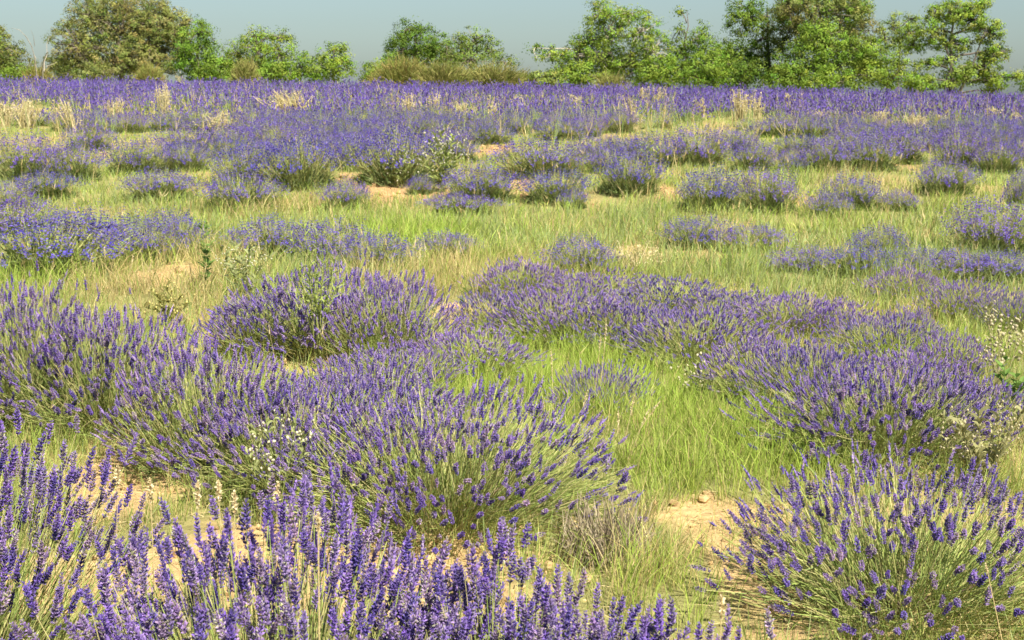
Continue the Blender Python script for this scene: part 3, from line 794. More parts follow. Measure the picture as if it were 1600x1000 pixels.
# straw-coloured oat clumps (built further down; the rows leave room before them)
OATS = [
    (258, 192, 128, 26, 0.0, "tallest straw-coloured oat clump below the holm oak's right side"),
    (115, 208, 152, 24, -0.35, "left-leaning straw oat clump below the holm oak"),
    (42, 200, 148, 34, 0.0, "bushy straw oat clump near the left edge"),
    (88, 195, 155, 20, 0.0, "thin straw oat clump between the bushy and the left-leaning ones"),
    (12, 196, 152, 26, 0.0, "straw oat clump cut by the left edge"),
    (178, 190, 150, 26, 0.1, "sparse oat clump between the left-leaning and tallest ones"),
    (460, 182, 142, 62, -0.25, "wide drooping oat clump below the gap of sky"),
    (340, 206, 172, 46, 0.0, "low wide oat clump right of the tallest one"),
    (640, 186, 146, 22, -0.1, "first of the row of straw clumps below the broom shrubs"),
    (683, 184, 145, 34, 0.0, "densest clump in the row of straw clumps below the broom shrubs"),
    (722, 184, 160, 34, 0.05, "low clump in the row of straw clumps below the broom shrubs"),
    (766, 188, 150, 20, 0.12, "last clump in the row of straw clumps below the broom shrubs"),
    (808, 168, 148, 18, 0.0, "small oat tuft right of the row of straw clumps"),
    (994, 206, 146, 24, -0.22, "tall curved straw clump below the pale-trunked oak"),
    (1008, 164, 136, 14, -0.2, "slim oat tuft right under the pale oak trunk"),
    (1028, 164, 134, 20, 0.1, "pale oat tuft right of the slim one under the oak trunk"),
    (895, 170, 148, 24, 0.1, "oat tuft below the spreading oak's left flank"),
    (1098, 186, 152, 12, -0.1, "slender oat stalks below the slender tree"),
    (1156, 188, 140, 30, 0.0, "pale oat clump below the dark-trunked oak"),
    (1180, 186, 142, 22, 0.05, "oat clump just right of the pale one below the dark-trunked oak"),
    (1230, 172, 146, 14, 0.0, "small oat tuft below the largest oak's left side"),
    (1318, 164, 150, 12, 0.0, "tiny oat tuft below the largest oak"),
    (1285, 192, 172, 40, 0.0, "low scattered oats below the largest oak's middle"),
    (1370, 202, 172, 50, 0.0, "wide low oats below the yellow-green bush"),
    (1430, 215, 178, 44, -0.1, "leaning pale oats below the airy tree"),
    (1465, 198, 178, 40, 0.0, "low oats below the open-crowned oak"),
    (1550, 192, 166, 26, 0.0, "oat clump right below the open-crowned oak"),
    (1592, 202, 176, 28, 0.0, "oat clump cut by the right edge"),
    (300, 132, 110, 12, -0.3, "dry brown grass plume under the vivid green pointed tree"),
    (985, 425, 380, 60, 0.0, "pale oat tuft with open heads behind the diagonal row"),
    (1020, 420, 388, 34, 0.1, "smaller pale oat tuft beside the one behind the diagonal row"),
]
OAT_AT = [(*on_ground(o[0], o[1]), o[3] / 2) for o in OATS]
OAT_AT = [(x, y, w * y / F) for (x, y, w) in OAT_AT]

# far rows: the nearest ones as bushes, the rest one mass
far = []
fr = rgen(55)
row = 0; yy = 25.0
while yy < 77.5:
    half = 0.36 * yy * 1.06 + 3.0
    xx = -half + fr.uniform(0, 1)
    while xx < half:
        ys = yy + 0.10 * xx * 0.25 + fr.normal(0, 0.14); xs = xx + fr.normal(0, 0.12)
        far.append((xs, ys, fr.uniform(0.36, 0.66), fr.uniform(0.34, 0.60)))
        xx += fr.uniform(0.72, 1.0)
    yy += 1.15 + 0.1 * fr.random(); row += 1
gap = []
for (x, y, R, H) in far:
    d = vnoise(x, y, 0.22, 61) * 0.65 + vnoise(x, y, 0.7, 62) * 0.35
    if d > 0.42 + 0.13 * sstep(25, 33, y) + 0.13 * sstep(34, 50, y) + 0.36 * sstep(50, 66, y): continue
    if any(abs(x - ox) < ow + 0.25 and -3.4 < y - oy < 0.5 for (ox, oy, ow) in OAT_AT): continue
    if any((x - bx) ** 2 + (y - by) ** 2 < (0.5 * (R + bR)) ** 2 for (bx, by, bR) in BUSHES): continue
    gap.append((x, y, R, H))
far = gap
near_far = [b for b in far if abs(b[0]) < 0.36 * b[1] + 0.6][:185]
G3 = "lavender bushes merging into the far rows"
for (x, y, R, H) in near_far:
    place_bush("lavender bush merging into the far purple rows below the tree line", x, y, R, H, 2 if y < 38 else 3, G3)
mass = Acc(); mg = rgen(56)
mv = []
for k in range(6):
    rng = rgen(600 + k); b, m, t_, tn, th = bush_stems(rng, 0.5, 0.5, 46, (0, 0), 76)
    a = Acc(); U, V = frames(tn, rng); n = len(b)
    tv = A([[-1, 0, 0.25], [0, -1, 0.3], [1, 0, 0.35], [0, 1, 0.3], [0, 0, 1.0], [0, 0, -0.1]]); tt = A([[0, 1, 4], [1, 2, 4], [2, 3, 4], [3, 0, 4]])[[0, 1, 3]]
    L = 0.11 * rng.uniform(0.7, 1.4, n)[:, None]; W = 0.027 * rng.uniform(0.7, 1.3, n)[:, None]
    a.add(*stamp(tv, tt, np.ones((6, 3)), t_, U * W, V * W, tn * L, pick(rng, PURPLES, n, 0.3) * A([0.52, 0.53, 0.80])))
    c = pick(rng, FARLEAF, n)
    a.add(*blades(rng, b, t_, rng.normal(0, 0.01, (n, 3)), 0.02, c, c, 1))
    mv.append((np.concatenate(a.v), np.concatenate(a.t), np.concatenate(a.c)))
for (x, y, R, H) in far:
    if (x, y, R, H) in near_far: continue
    tv, tt, tc = mv[int(mg.integers(0, 6))]
    an = mg.uniform(0, 6.28); ca, sa = math.cos(an), math.sin(an); s = R / 0.5
    v = np.stack([(tv[:, 0] * ca - tv[:, 1] * sa) * s + x, (tv[:, 0] * sa + tv[:, 1] * ca) * s + y, tv[:, 2] * H / 0.5 + float(terrain(x, y)) - 0.01], 1)
    mass.add(v, tt, tc * mg.uniform(0.85, 1.15))
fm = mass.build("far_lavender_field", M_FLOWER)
tag(fm, "dense far purple lavender rows reaching to the trees on the crest", "lavender", kind="stuff")

# ------------------------------------------------------------------ grass
GC = {"lush": A([(0.29, 0.43, 0.05), (0.34, 0.47, 0.07), (0.24, 0.37, 0.045), (0.41, 0.47, 0.11)]),
      "mid": A([(0.26, 0.35, 0.065), (0.29, 0.37, 0.08), (0.22, 0.31, 0.07), (0.35, 0.38, 0.11)]),
      "grey": A([(0.27, 0.36, 0.13), (0.24, 0.33, 0.12), (0.31, 0.37, 0.15)]),
      "straw": A([(0.52, 0.42, 0.19), (0.46, 0.36, 0.15), (0.58, 0.48, 0.25), (0.40, 0.33, 0.14)])}
bush_arr = A(BUSHES)
def bush_clear(x, y, f=0.55):
    ok = np.ones(len(x), bool)
    for (bx, by, bR) in BUSHES:
        if by > 40: continue
        ok &= ((x - bx) ** 2 + (y - by) ** 2) > (f * bR) ** 2
    return ok

green, dry = Acc(), Acc()
gr = rgen(77)
for (d0, d1, tufts_m2, per, wid, segs) in [(2.2, 5.5, 95, 28, 0.0028, 3), (5.5, 9.5, 95, 26, 0.0034, 2), (9.5, 14.5, 72, 16, 0.0058, 2), (14.5, 21, 46, 12, 0.0088, 2), (21, 32, 28, 10, 0.0130, 1), (32, 48, 13, 8, 0.020, 1), (48, 82, 2.2, 7, 0.035, 1)]:
    area = (d1 - d0) * (0.36 * (d0 + d1) * 1.06 + 2.4); nt = int(area * tufts_m2)
    y = d0 + (d1 - d0) * gr.random(nt); x = (gr.random(nt) * 2 - 1) * (0.36 * y * 1.06 + 1.2)
    soil = pmask(SOIL_P, x, y); lush = pmask(LUSH_P, x, y, 0.6, 31); dryz = pmask(DRY_P, x, y, 0.7, 41)
    big = vnoise(x, y, 0.55, 51); small = vnoise(x, y, 1.9, 52)
    dens = np.clip(0.35 + 0.9 * small, 0.1, 1) * (1 - 0.97 * soil)
    nearfront = 1 - sstep(3.6, 4.6, y)
    front = pmask([FRONT], x, y, 0.4, 71)
    dens = np.maximum(dens * (1 - 0.35 * nearfront), 0.95 * front * (1 - soil))
    dens = np.maximum(dens, lush * (1 - soil))
    keep = (gr.random(nt) < dens) & bush_clear(x, y)
    x, y, lush, dryz, big, small = (a[keep] for a in (x, y, lush, dryz, big, small)); nt = len(x)
    # kinds: per tuft height and mix
    tall = sstep(8.5, 13, y) * (1 - sstep(24, 34, y))
    hgt = (0.11 + 0.07 * small + 0.08 * tall + 0.07 * lush + 0.04 * dryz) * gr.uniform(0.65, 1.3, nt)
    hgt *= np.where(y > 20, 0.85, 1.0)
    pd = np.clip(0.10 + 0.50 * dryz + 0.45 * (big - 0.5) - 0.10 * lush - 0.05 * (y > 18), 0.03, 0.9)
    pl = np.clip(lush + 0.35 * (small - 0.55) + 0.22 * (y > 9) + 0.15 * (y > 19), 0, 1)
    pg = np.clip(0.15 + 0.6 * tall * (big < 0.62), 0, 1) * (1 - lush)
    tone = gr.uniform(0.70, 1.16, (nt, 1)) * (0.86 + 0.28 * vnoise(x, y, 0.8, 53))[:, None]
    ti = np.repeat(np.arange(nt), per); n = len(ti)
    sp = 0.028 + 0.05 * small[ti] + 0.02 * (y[ti] > 10) * 3
    off = gr.normal(0, 1, (n, 2)) * sp[:, None]
    bx_, by_ = x[ti] + off[:, 0], y[ti] + off[:, 1]
    bz_ = terrain(bx_, by_) + micro(bx_, by_) - 0.01
    b = np.stack([bx_, by_, bz_], 1)
    h = hgt[ti] * gr.uniform(0.45, 1.25, n)
    lean = np.concatenate([off / sp[:, None] * 0.26 + gr.normal(0.05, 0.30, (n, 2)), np.ones((n, 1))], 1)
    t_ = b + norm(lean) * h[:, None]
    bend = np.concatenate([-(lean[:, :2]) * 0.12, np.full((n, 1), 0.06)], 1) * h[:, None]
    r = gr.random(n); isd = r < pd[ti]
    r2 = gr.random(n); pal = np.zeros((n, 3))
    pal = pick(gr, GC["mid"], n)
    s = r2 < pl[ti]; pal[s] = pick(gr, GC["lush"], int(s.sum()))
    s = (~s) & (gr.random(n) < pg[ti]); pal[s] = pick(gr, GC["grey"], int(s.sum()))
    pal[isd] = pick(gr, GC["straw"], int(isd.sum()))
    pal = pal * tone[ti]
    w = wid * gr.uniform(0.7, 1.3, n)
    straw_root = pal * 0.75 + A([0.40, 0.34, 0.15]) * 0.25
    for acc, m in ((green, ~isd), (dry, isd)):
        acc.add(*blades(gr, b[m], t_[m], bend[m], w[m], straw_root[m], pal[m], segs))
# thin seed-headed stalks standing over the grass
nt = 1300
y = 6.0 + 26 * gr.random(nt) ** 0.8; x = (gr.random(nt) * 2 - 1) * (0.36 * y * 1.06 + 1.2)
k = bush_clear(x, y, 0.8) & (gr.random(nt) > pmask(SOIL_P, x, y)) & (vnoise(x, y, 0.4, 81) > 0.38)
x, y = x[k], y[k]; nt = len(x); h = gr.uniform(0.28, 0.58, nt)
b = np.stack([x, y, terrain(x, y)], 1); d = norm(np.stack([gr.normal(0.05, 0.2, nt), gr.normal(0, 0.2, nt), np.ones(nt)], 1)); t_ = b + d * h[:, None]
c = pick(gr, GC["straw"], nt) * 0.95
dry.add(*blades(gr, b, t_, gr.normal(0, 0.012, (nt, 3)), 0.0004 * y, c, c, 2))
for r_ in range(3):
    hb = t_ - d * 0.05 + gr.normal(0, 0.006, (nt, 3)); dry.add(*blades(gr, hb, hb + d * 0.08 + gr.normal(0, 0.022, (nt, 3)), gr.normal(0, 0.004, (nt, 3)), 0.00045 * y, c, c, 2))
nt = 5200                                            # straw and green stalks standing through the far rows
y = 31 + 44 * gr.random(nt); x = (gr.random(nt) * 2 - 1) * (0.36 * y * 1.06 + 1.5)
k = vnoise(x, y, 0.16, 83) * 0.6 + vnoise(x, y, 0.6, 84) * 0.4 > 0.44 + 0.10 * sstep(55, 75, y)
x, y = x[k], y[k]; nt = len(x); h = gr.uniform(0.42, 0.85, nt) * (1 - 0.15 * sstep(55, 75, y))
b = np.stack([x, y, terrain(x, y)], 1); d = norm(np.stack([gr.normal(0, 0.22, nt), gr.normal(0, 0.2, nt), np.ones(nt)], 1)); t_ = b + d * h[:, None]
isg = gr.random(nt) < 0.5
for acc, m, pal_ in ((green, isg, GC["grey"]), (dry, ~isg, GC["straw"])):
    c = pick(gr, pal_, int(m.sum()))
    for r_ in range(2): acc.add(*blades(gr, b[m], t_[m] + gr.normal(0, 0.10, (int(m.sum()), 3)), gr.normal(0, 0.03, (int(m.sum()), 3)), 0.00038 * y[m], c, c, 2))
tag(green.build("grass", M_GRASS), "green and grey-green grass growing between the lavender rows", "grass", kind="stuff")
tag(dry.build("dry_grass", M_STRAW), "straw-coloured dry grass mixed through the green between the rows", "grass", kind="stuff")

# clods and stones on the bare soil, straw litter
def ico():
    p = (1 + 5 ** 0.5) / 2
    v = norm(A([(-1, p, 0), (1, p, 0), (-1, -p, 0), (1, -p, 0), (0, -1, p), (0, 1, p), (0, -1, -p), (0, 1, -p), (p, 0, -1), (p, 0, 1), (-p, 0, -1), (-p, 0, 1)]))
    t = A([(0, 11, 5), (0, 5, 1), (0, 1, 7), (0, 7, 10), (0, 10, 11), (1, 5, 9), (5, 11, 4), (11, 10, 2), (10, 7, 6), (7, 1, 8), (3, 9, 4), (3, 4, 2), (3, 2, 6), (3, 6, 8), (3, 8, 9), (4, 9, 5), (2, 4, 11), (6, 2, 10), (8, 6, 7), (9, 8, 1)])
    return v, t
iv, it = ico(); cr = rgen(88); clod = Acc(); litter = Acc()
for (cx, cy, rx, ry) in SOIL_P:
    near = cy < 12
    n = int((430 if near else 80) * min(rx * ry * 3.14, 1.6))
    x = cx + rx * 1.1 * cr.uniform(-1, 1, n); y = cy + ry * 1.1 * cr.uniform(-1, 1, n)
    s = np.minimum(0.0035 * (1 / np.maximum(cr.random(n), 0.02)) ** 0.62, 0.034) * (1 if near else 2.0)
    z = terrain(x, y) + micro(x, y) + s * 0.25
    k = cr.integers(0, 4, n)
    for j in range(4):
        m = k == j
        if not m.any(): continue
        tv = iv * cr.uniform(0.65, 1.25, (12, 1)); b = np.stack([x[m], y[m], z[m]], 1); ss = s[m][:, None]
        ax = norm(cr.normal(size=(int(m.sum()), 3))); U, V = frames(ax, cr)
        c = A([0.50, 0.35, 0.17]) * cr.uniform(0.7, 1.3, (int(m.sum()), 1)) if near else A([0.46, 0.30, 0.15]) * cr.uniform(0.7, 1.3, (int(m.sum()), 1))
        clod.add(*stamp(tv, it, np.ones((12, 3)), b, U * ss, V * ss * 0.8, ax * ss * 0.7, c))
    n = int((600 if near else 90) * min(rx * ry * 3.14, 1.6))
    x = cx + rx * cr.uniform(-1.2, 1.2, n); y = cy + ry * cr.uniform(-1.2, 1.2, n); b = np.stack([x, y, terrain(x, y) + micro(x, y) + 0.012], 1)
    a = cr.uniform(0, 6.28, n); L = cr.uniform(0.03, 0.14, n)[:, None]; d = np.stack([np.cos(a), np.sin(a), cr.normal(0.06, 0.10, n)], 1)
    litter.add(*blades(cr, b, b + d * L, cr.normal(0, 0.006, (n, 3)) + A([0, 0, 0.004]), 0.003 if near else 0.008, A([0.5, 0.4, 0.2]), A([0.55, 0.45, 0.24]), 2))
tag(clod.build("soil_clods", M_SOIL), "small clods and pebbles scattered over the bare soil", "gravel", kind="stuff")
tag(litter.build("straw_litter", M_STRAW), "loose straw bits lying on the bare soil", "straw", kind="stuff")

# ------------------------------------------------------------------ dry oat clumps in the far rows
STRAWC = A([(0.60, 0.51, 0.28), (0.52, 0.44, 0.22), (0.64, 0.56, 0.34), (0.46, 0.39, 0.19)])
def oat(label, px, base, top, wpx, seed, lean=0.0, n=46, group="dry oat grass clumps"):
    rng = rgen(seed); x, y = on_ground(px, base); z = float(terrain(x, y)) - 0.02
    H = (at_depth(px, top, y)[2] - z); R = wpx * y / F / 2
    n = int(n * np.clip(wpx / 24.0, 0.7, 2.4))
    rt = root("wild_oat_clump", (x, y, z)); st, sd = Acc(), Acc(); w = max(0.004, y * 0.00030)
    b = np.stack([rng.normal(0, R * 0.35, n), rng.normal(0, R * 0.35, n), np.zeros(n)], 1)
    h = H * rng.uniform(0.40, 1.04, n)
    t_ = b + np.stack([rng.normal(0, R * 0.45, n) + lean * h, rng.normal(0, R * 0.45, n), h], 1)
    mid = (b + t_) / 2 + np.stack([-lean * h * 0.2, np.zeros(n), np.zeros(n)], 1)
    P = np.stack([bez(b, mid, t_, np.full(n, u)) for u in (0, .35, .7, 1)], 1); c = pick(rng, STRAWC, n)
    st.add(*tubes(rng, P, np.tile([w, w * .9, w * .7, w * .45], (n, 1)), c, 3))
    per = 8; i = np.repeat(np.arange(n), per); m = len(i); u = rng.uniform(0.5, 1.0, m)
    p = bez(b[i], mid[i], t_[i], u) + rng.normal(0, 0.035 * max(1, H), (m, 3)) * A([1, 1, .5])
    ax = norm(rng.normal(0, 0.6, (m, 3)) + A([0.2 + lean, 0, -0.5])); U, V = frames(ax, rng); s = rng.uniform(0.7, 1.3, m)[:, None]
    tv = A([[0, 0, -0.5], [0.5, 0, 0], [-0.25, 0.43, 0], [-0.25, -0.43, 0], [0, 0, 0.7]]); tt = A([[0, 2, 1], [0, 3, 2], [0, 1, 3], [1, 2, 4], [2, 3, 4], [3, 1, 4]])
    sd.add(*stamp(tv, tt, np.ones((5, 3)), p, U * s * w * 2.6, V * s * w * 2.6, ax * s * max(0.024, y * 0.0008), pick(rng, STRAWC, m) * 1.05))
    st.build("stalk_mass", M_STRAW, rt)["kind"] = "stuff"; sd.build("seed_head_mass", M_STRAW, rt)["kind"] = "stuff"
    return tag(rt, label, "dry grass", group)

for i, (px, b, t_, w, ln, lab) in enumerate(OATS):
    oat(lab, px, b, t_, w, 700 + i, ln, n=18 if b > 380 else (44, 26, 36, 22)[i % 4])

# ------------------------------------------------------------------ single dry stalks with a seed head
def stalk(label, bpx, bpy_, tpx, tpy, head, seed, depth=None, thick=0.006, bend=0.0):
    rng = rgen(seed)
    if depth is None: x, y = on_ground(bpx, bpy_)
    else: y = depth; x = at_depth(bpx, bpy_, depth)[0]
    z = float(terrain(x, y)) - 0.02; b = A([x, y, z]); t_ = at_depth(tpx, tpy, y + 0.02)
    rt = root("dry_grass_stalk", (x, y, z)); e = t_ - b; side = A([bend, 0, 0]) * np.linalg.norm(e)
    us = np.linspace(0, 1, 8); P = np.stack([bez(A([[0., 0, 0]]), (e / 2 + side)[None], e[None], A([u]))[0] for u in us])
    a = Acc(); a.add(*tubes(rng, P[None], np.linspace(0.0017, 0.0010, 8)[None], A([0.62, 0.50, 0.26]), 5)); so = a.build("stem", M_STRAW, rt)
    hl = head / F * y; n = 110; u = 1 - rng.random(n) * hl / np.linalg.norm(e); p = bez(np.zeros((n, 3)), np.tile(e / 2 + side, (n, 1)), np.tile(e, (n, 1)), u)
    tan = norm(e - (e / 2 + side)); k = np.sin(np.pi * np.clip((1 - u) * np.linalg.norm(e) / hl, 0.06, 0.97)) ** 0.5
    d = norm(rng.normal(size=(n, 3)) + tan * 0.9); c = pick(rng, A([(0.70, 0.60, 0.36), (0.62, 0.50, 0.28), (0.76, 0.67, 0.45)]), n)
    s = Acc(); s.add(*blades(rng, p, p + d * (thick * k)[:, None] * 1.6, np.zeros((n, 3)), thick * 0.7, c, c, 2)); s.build("seed_head", M_STRAW, so)
    return tag(rt, label, "grass stalk", "dry seed-headed stalks")

stalk("tallest dry stalk with long pale seed head in the middle of the picture", 928, 645, 947, 496, 52, 801, bend=0.05)
stalk("short dry seed head just left below the tallest stalk's head", 925, 650, 939, 525, 26, 802)
stalk("thin dry stalk standing left of the tallest one in lush grass", 866, 650, 861, 545, 40, 803)
stalk("arching dry stalk over the dry hollow, left of the diagonal row", 745, 480, 716, 376, 24, 804, bend=0.06)
stalk("dry stalk right of the central dome, tallest of the cluster at the grass edge", 968, 720, 992, 616, 34, 805)
stalk("curved dry stalk right of the central dome, bending furthest right", 975, 720, 1032, 627, 30, 806, bend=-0.12)
stalk("dry stalk with drooping head beside the central dome", 980, 730, 1014, 640, 30, 807, bend=-0.06)
stalk("short dry stalk rising from the central dome's right flank", 965, 720, 966, 640, 30, 808)
stalk("pale stalk leaning from the central dome's right top", 895, 700, 918, 610, 34, 809)
for i, (bx_, tx_, ty_, dep, lab) in enumerate([
    (170, 184, 728, 3.75, "leftmost pale foxtail head before the bare soil patch"), (242, 234, 748, 3.6, "pale foxtail head before the bare soil patch, second from the left"),
    (300, 309, 752, 3.45, "pale foxtail head left of the tallest foreground spikes"), (352, 341, 752, 3.5, "pale foxtail head nearest the tallest foreground spikes"),
    (362, 366, 768, 3.4, "pale foxtail head among the tallest foreground spikes"), (418, 434, 752, 3.5, "slanted pale foxtail head right of the tallest foreground spikes")]):
    stalk(lab, bx_, 900, tx_, ty_, 34 + 5 * (i % 3), 820 + i, depth=dep, thick=0.0085)
stalk("long dry stalk in the foreground spikes with nodding oat-like head", 490, 1000, 497, 800, 40, 830, depth=2.2, thick=0.005)
stalk("thin dry stalk before the bottom right lavender bush", 1585, 960, 1540, 880, 20, 831, depth=3.9, thick=0.004)
stalk("dry stalk left of the bottom right bush with nodding pale head", 1120, 1000, 1128, 930, 40, 832, depth=2.5, thick=0.007)
for i, (bx_, by_, tx_, ty_, lab) in enumerate([(150, 440, 142, 395, "leftmost upright dry stalk above the dry hollow at left"), (166, 445, 163, 385, "tallest of the upright dry stalks above the dry hollow at left"),
                                              (200, 445, 208, 398, "slanted dry stalk right of the upright ones at left"), (225, 440, 238, 407, "most slanted dry stalk over the orange soil strip")]):
    stalk(lab, bx_, by_, tx_, ty_, 22, 840 + i, thick=0.008)

# ------------------------------------------------------------------ weeds
def leaf_mesh(name, mat, col, w=0.16):
    a = Acc(); z = A([0, .25, .55, .85, 1.0]); hw = A([0.12, 0.9, 1.0, 0.5, 0.0]) * w; dr = A([0, 0.03, 0.02, -0.06, -0.14])
    V, T = [], []
    for i in range(5): V += [(-hw[i], dr[i] + hw[i] * 0.25, z[i]), (0, dr[i], z[i]), (hw[i], dr[i] + hw[i] * 0.25, z[i])]
    for i in range(4):
        k = 3 * i; T += [(k, k + 1, k + 4), (k, k + 4, k + 3), (k + 1, k + 2, k + 5), (k + 1, k + 5, k + 4)]
    a.add(A(V), A(T), A(col)); return a.mesh(name, mat)
LEAF_ME = [leaf_mesh("leaf", M_WEED, c, w) for c, w in [((0.32, 0.40, 0.10), 0.085), ((0.37, 0.44, 0.13), 0.10), ((0.27, 0.35, 0.08), 0.08)]]
LEAF_DK = [leaf_mesh("leaf", M_WEED, c, 0.17) for c in [(0.13, 0.22, 0.05), (0.16, 0.26, 0.06)]]

def weed(name, label, cat, px, base, tops, seed, leaf_n, leaf_len, leaves=None, leaf_obj=True, flowers=0, fcol=(0.60, 0.58, 0.42), fsize=0.008, scol=(0.24, 0.28, 0.09), depth=None, leafpal=None, fspread=0.03, sr=0.003, ufrom=0.15):
    rng = rgen(seed)
    if depth is None: x, y = on_ground(px, base)
    else: y = depth; x = at_depth(px, base, y)[0]
    z = float(terrain(x, y)) - 0.02; rt = root(name, (x, y, z)); b0 = A([x, y, z])
    curves = []; stems_o = []
    for i, (tx, ty) in enumerate(tops):
        e = at_depth(tx, ty, y + rng.normal(0, 0.05)) - b0; s = rng.normal(0, 0.02, 3); m = e * 0.5 + A([-e[0] * 0.25, 0, 0.04]) + s
        b = A([rng.normal(0, 0.02), rng.normal(0, 0.02), 0]); curves.append((b, m, e))
        us = np.linspace(0, 1, 8); P = np.stack([bez(b[None], m[None], e[None], A([u]))[0] for u in us])
        a = Acc(); a.add(*tubes(rng, P[None], np.linspace(sr, sr * 0.5, 8)[None], A(scol) * rng.uniform(0.85, 1.15), 5)); stems_o.append(a.build("stem", M_WEED, rt, smooth=True))
    la = Acc()
    for i in range(leaf_n):
        b, m, e = curves[i % len(curves)]; u = rng.uniform(ufrom, 1.0); p = bez(b[None], m[None], e[None], A([u]))[0]
        az = rng.uniform(0, 6.28); d = norm(A([math.cos(az), math.sin(az), rng.uniform(0.25, 1.0)])); L = leaf_len * rng.uniform(0.6, 1.25) * (1.15 - 0.5 * u)
        if leaf_obj:
            o = bpy.data.objects.new("leaf", (leaves or LEAF_ME)[int(rng.integers(0, len(leaves or LEAF_ME)))]); COL.objects.link(o); o.parent = stems_o[i % len(curves)]
            U = norm(np.cross(d, A([0, 0, 1.0]))); V = np.cross(U, d)
            V = V if V[2] > 0 else -V
            o.matrix_local = Matrix(((U[0] * L, V[0] * L, d[0] * L, p[0]), (U[1] * L, V[1] * L, d[1] * L, p[1]), (U[2] * L, V[2] * L, d[2] * L, p[2]), (0, 0, 0, 1)))
        else:
            c = A(leafpal or (0.22, 0.26, 0.09)) * rng.uniform(0.8, 1.25)
            la.add(*blades(rng, p[None], (p + d * L)[None], A([[0, 0, 0.01]]), leaf_len * 0.22, c, c, 3))
    if la.n: la.build("leaf_mass", M_WEED, rt)["kind"] = "stuff"
    if flowers:
        f = Acc(); ci = rng.integers(0, len(curves), flowers); B, M_, E = (A([curves[i][k] for i in ci]) for k in range(3))
        p = bez(B, M_, E, rng.uniform(0.62, 1.0, flowers)) + rng.normal(0, fspread, (flowers, 3))
        p[:, 2] = np.maximum(p[:, 2], 0.05)
        ax = norm(rng.normal(0, 0.5, (flowers, 3)) + A([0, 0, 1])); U, V = frames(ax, rng); s = (fsize * rng.uniform(0.6, 1.3, flowers))[:, None]
        f.add(*stamp(iv, it, np.ones((12, 3)), p, U * s * 0.7, V * s * 0.7, ax * s, pick(rng, A([fcol]), flowers)))
        q = p - A([0, 0, 1]) * 0.06 + rng.normal(0, 0.015, (flowers, 3))
        f2 = Acc(); f2.add(*tubes(rng, np.stack([q, p], 1), np.full((flowers, 2), max(0.0008, y * 0.00012)), A(scol), 3)); f2.build("flower_stalk_mass", M_WEED, rt)["kind"] = "stuff"
        f.build("flower_mass", M_WEED, rt, smooth=True)["kind"] = "stuff"
    return tag(rt, label, cat, "weeds among the lavender")

weed("willow_weed", "tall yellow-green leafy weed rising over lavender, left of centre", "weed", 492, 490, [(495, 360), (470, 318), (512, 385), (482, 395), (525, 400), (450, 345), (505, 410), (540, 420), (465, 420)], 901, 190, 0.10, depth=8.7, ufrom=0.42, sr=0.0045, scol=(0.34, 0.38, 0.12))
weed("thin_weed", "thin dark-leaved weed stalk left of the tall leafy weed", "weed", 322, 455, [(315, 352), (322, 345), (330, 372)], 902, 60, 0.10, leaves=LEAF_DK)
weed("white_campion", "white-dotted pale weed patch between the thin and the tall leafy weed", "weed", 385, 470, [(345, 390), (365, 382), (390, 385), (410, 392), (378, 398), (425, 400), (350, 405)], 903, 120, 0.09, leaf_obj=False, flowers=80, fsize=0.0085, fspread=0.05, leafpal=(0.30, 0.33, 0.15))
weed("white_campion", "white-budded weed spilling from the lavender left of the central dome", "weed", 440, 735, [(395, 668), (415, 655), (440, 650), (462, 655), (485, 668), (400, 690), (380, 700), (505, 660)], 904, 90, 0.05, leaf_obj=False, flowers=55, fsize=0.0075, fspread=0.022, leafpal=(0.30, 0.33, 0.14), depth=5.35, ufrom=0.4, fcol=(0.66, 0.63, 0.45))
weed("white_flowered_weed", "big pale weed with white flower heads on the bank", "weed", 690, 300, [(690, 205), (708, 215), (672, 222), (722, 232), (655, 245), (700, 225), (680, 210), (715, 250)], 905, 260, 0.15, leaf_obj=False, flowers=150, fsize=0.016, fspread=0.10, leafpal=(0.28, 0.33, 0.10))
weed("white_flowered_weed", "low white-speckled weed left beside the big pale weed on the bank", "weed", 625, 292, [(605, 242), (630, 236), (648, 246), (615, 252)], 906, 120, 0.14, leaf_obj=False, flowers=60, fsize=0.014, fspread=0.10, leafpal=(0.26, 0.30, 0.10))
weed("leafy_weed", "fresh green leafy plant behind the dark rounded bush on the bank", "weed", 1015, 268, [(1005, 215), (1022, 212), (1035, 225), (995, 222), (1015, 220), (1030, 235)], 907, 110, 0.17)
weed("leafy_weed", "small fresh green plant in far rows below the wide drooping oats", "weed", 525, 208, [(520, 182), (532, 186), (514, 190)], 908, 40, 0.22)
weed("leafy_weed", "small green plant in far rows below the spreading oak", "weed", 858, 176, [(852, 140), (866, 146), (858, 152), (848, 155)], 909, 44, 0.24)
weed("leafy_weed", "dark green leafy weed at the right edge beside pale seed heads", "weed", 1575, 660, [(1572, 560), (1590, 575), (1560, 590), (1600, 600)], 910, 64, 0.10, leaves=LEAF_DK)
weed("pale_weed", "tall pale weed with airy cream seed heads at the right edge", "weed", 1560, 640, [(1545, 480), (1588, 500), (1560, 520), (1535, 540), (1600, 520)], 911, 30, 0.07, leaf_obj=False, flowers=120, fsize=0.010, fspread=0.035, fcol=(0.52, 0.47, 0.31), scol=(0.45, 0.40, 0.22), leafpal=(0.35, 0.33, 0.16))
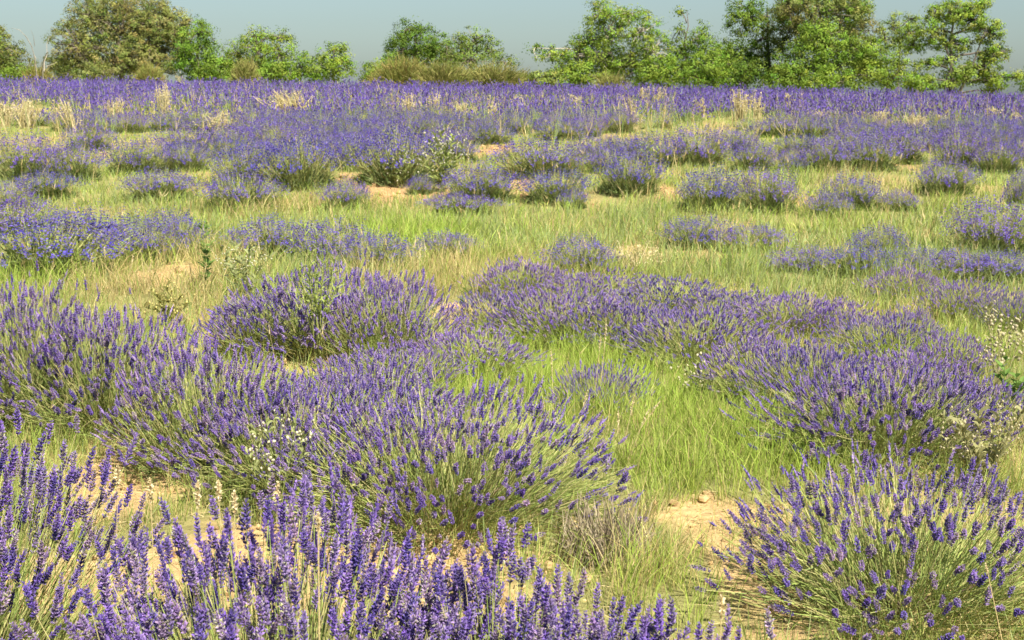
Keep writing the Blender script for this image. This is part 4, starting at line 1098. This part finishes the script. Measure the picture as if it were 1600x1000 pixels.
weed("pale_weed", "tangled cream-budded dry weed right of the big right-hand bush", "weed", 1530, 770, [(1470, 650), (1500, 660), (1530, 640), (1560, 650), (1590, 660), (1480, 690), (1550, 690), (1600, 640), (1515, 680)], 912, 200, 0.07, leaf_obj=False, flowers=130, fsize=0.007, fspread=0.05, fcol=(0.52, 0.47, 0.30), scol=(0.38, 0.36, 0.17), leafpal=(0.36, 0.35, 0.17), ufrom=0.2)
weed("pale_weed", "pale budded weed at the left foot of the long diagonal row's bushes above lush grass", "weed", 1095, 620, [(1070, 575), (1090, 570), (1110, 580), (1080, 590), (1125, 590)], 913, 50, 0.05, leaf_obj=False, flowers=50, fsize=0.009, fspread=0.035, fcol=(0.66, 0.62, 0.40))
weed("leafy_weed", "small broad-leaved green plant on bare soil in the dry hollow", "weed", 727, 492, [(722, 462), (732, 450), (728, 470)], 914, 14, 0.12, leaves=LEAF_DK)
weed("yellow_weed", "tangled yellow-green dry weed on the soil hollow at left", "weed", 265, 505, [(235, 455), (260, 445), (285, 460), (250, 470), (300, 475), (220, 480), (275, 485)], 915, 150, 0.08, leaf_obj=False, flowers=60, fsize=0.010, fspread=0.06, fcol=(0.62, 0.55, 0.22), leafpal=(0.34, 0.32, 0.11))

# dead lavender, leafless grey-brown twigs in the grass
def dead_bush(label, px, base, w, top, seed):
    rng = rgen(seed); x, y, R, H = from_px(px, base, w, top); z = float(terrain(x, y)) - 0.01
    rt = root("dead_lavender", (x, y, z)); b, m, t_, tn, th = bush_stems(rng, R, H, 320, (0, 0), 80)
    P = np.stack([bez(b, m, t_, np.full(len(b), u)) for u in (0, .4, .75, 1)], 1) + rng.normal(0, 0.006, (len(b), 4, 3))
    a = Acc(); a.add(*tubes(rng, P, np.tile([0.003, 0.0022, 0.0018, 0.001], (len(b), 1)), pick(rng, A([(0.26, 0.21, 0.14), (0.32, 0.27, 0.18), (0.22, 0.17, 0.11)]), len(b)), 3)); a.build("twig_mass", M_BARK, rt)["kind"] = "stuff"
    wood(rng, R, H, 12).build("woody_base", M_BARK, rt)
    return tag(rt, label, "dead shrub", "dead lavender")
dead_bush("dead grey-brown twiggy lavender in dry grass below the central dome", 945, 890, 160, 800, 951)
dead_bush("brown dead lavender remnant on the bank right of a grass patch", 1198, 258, 26, 240, 952)
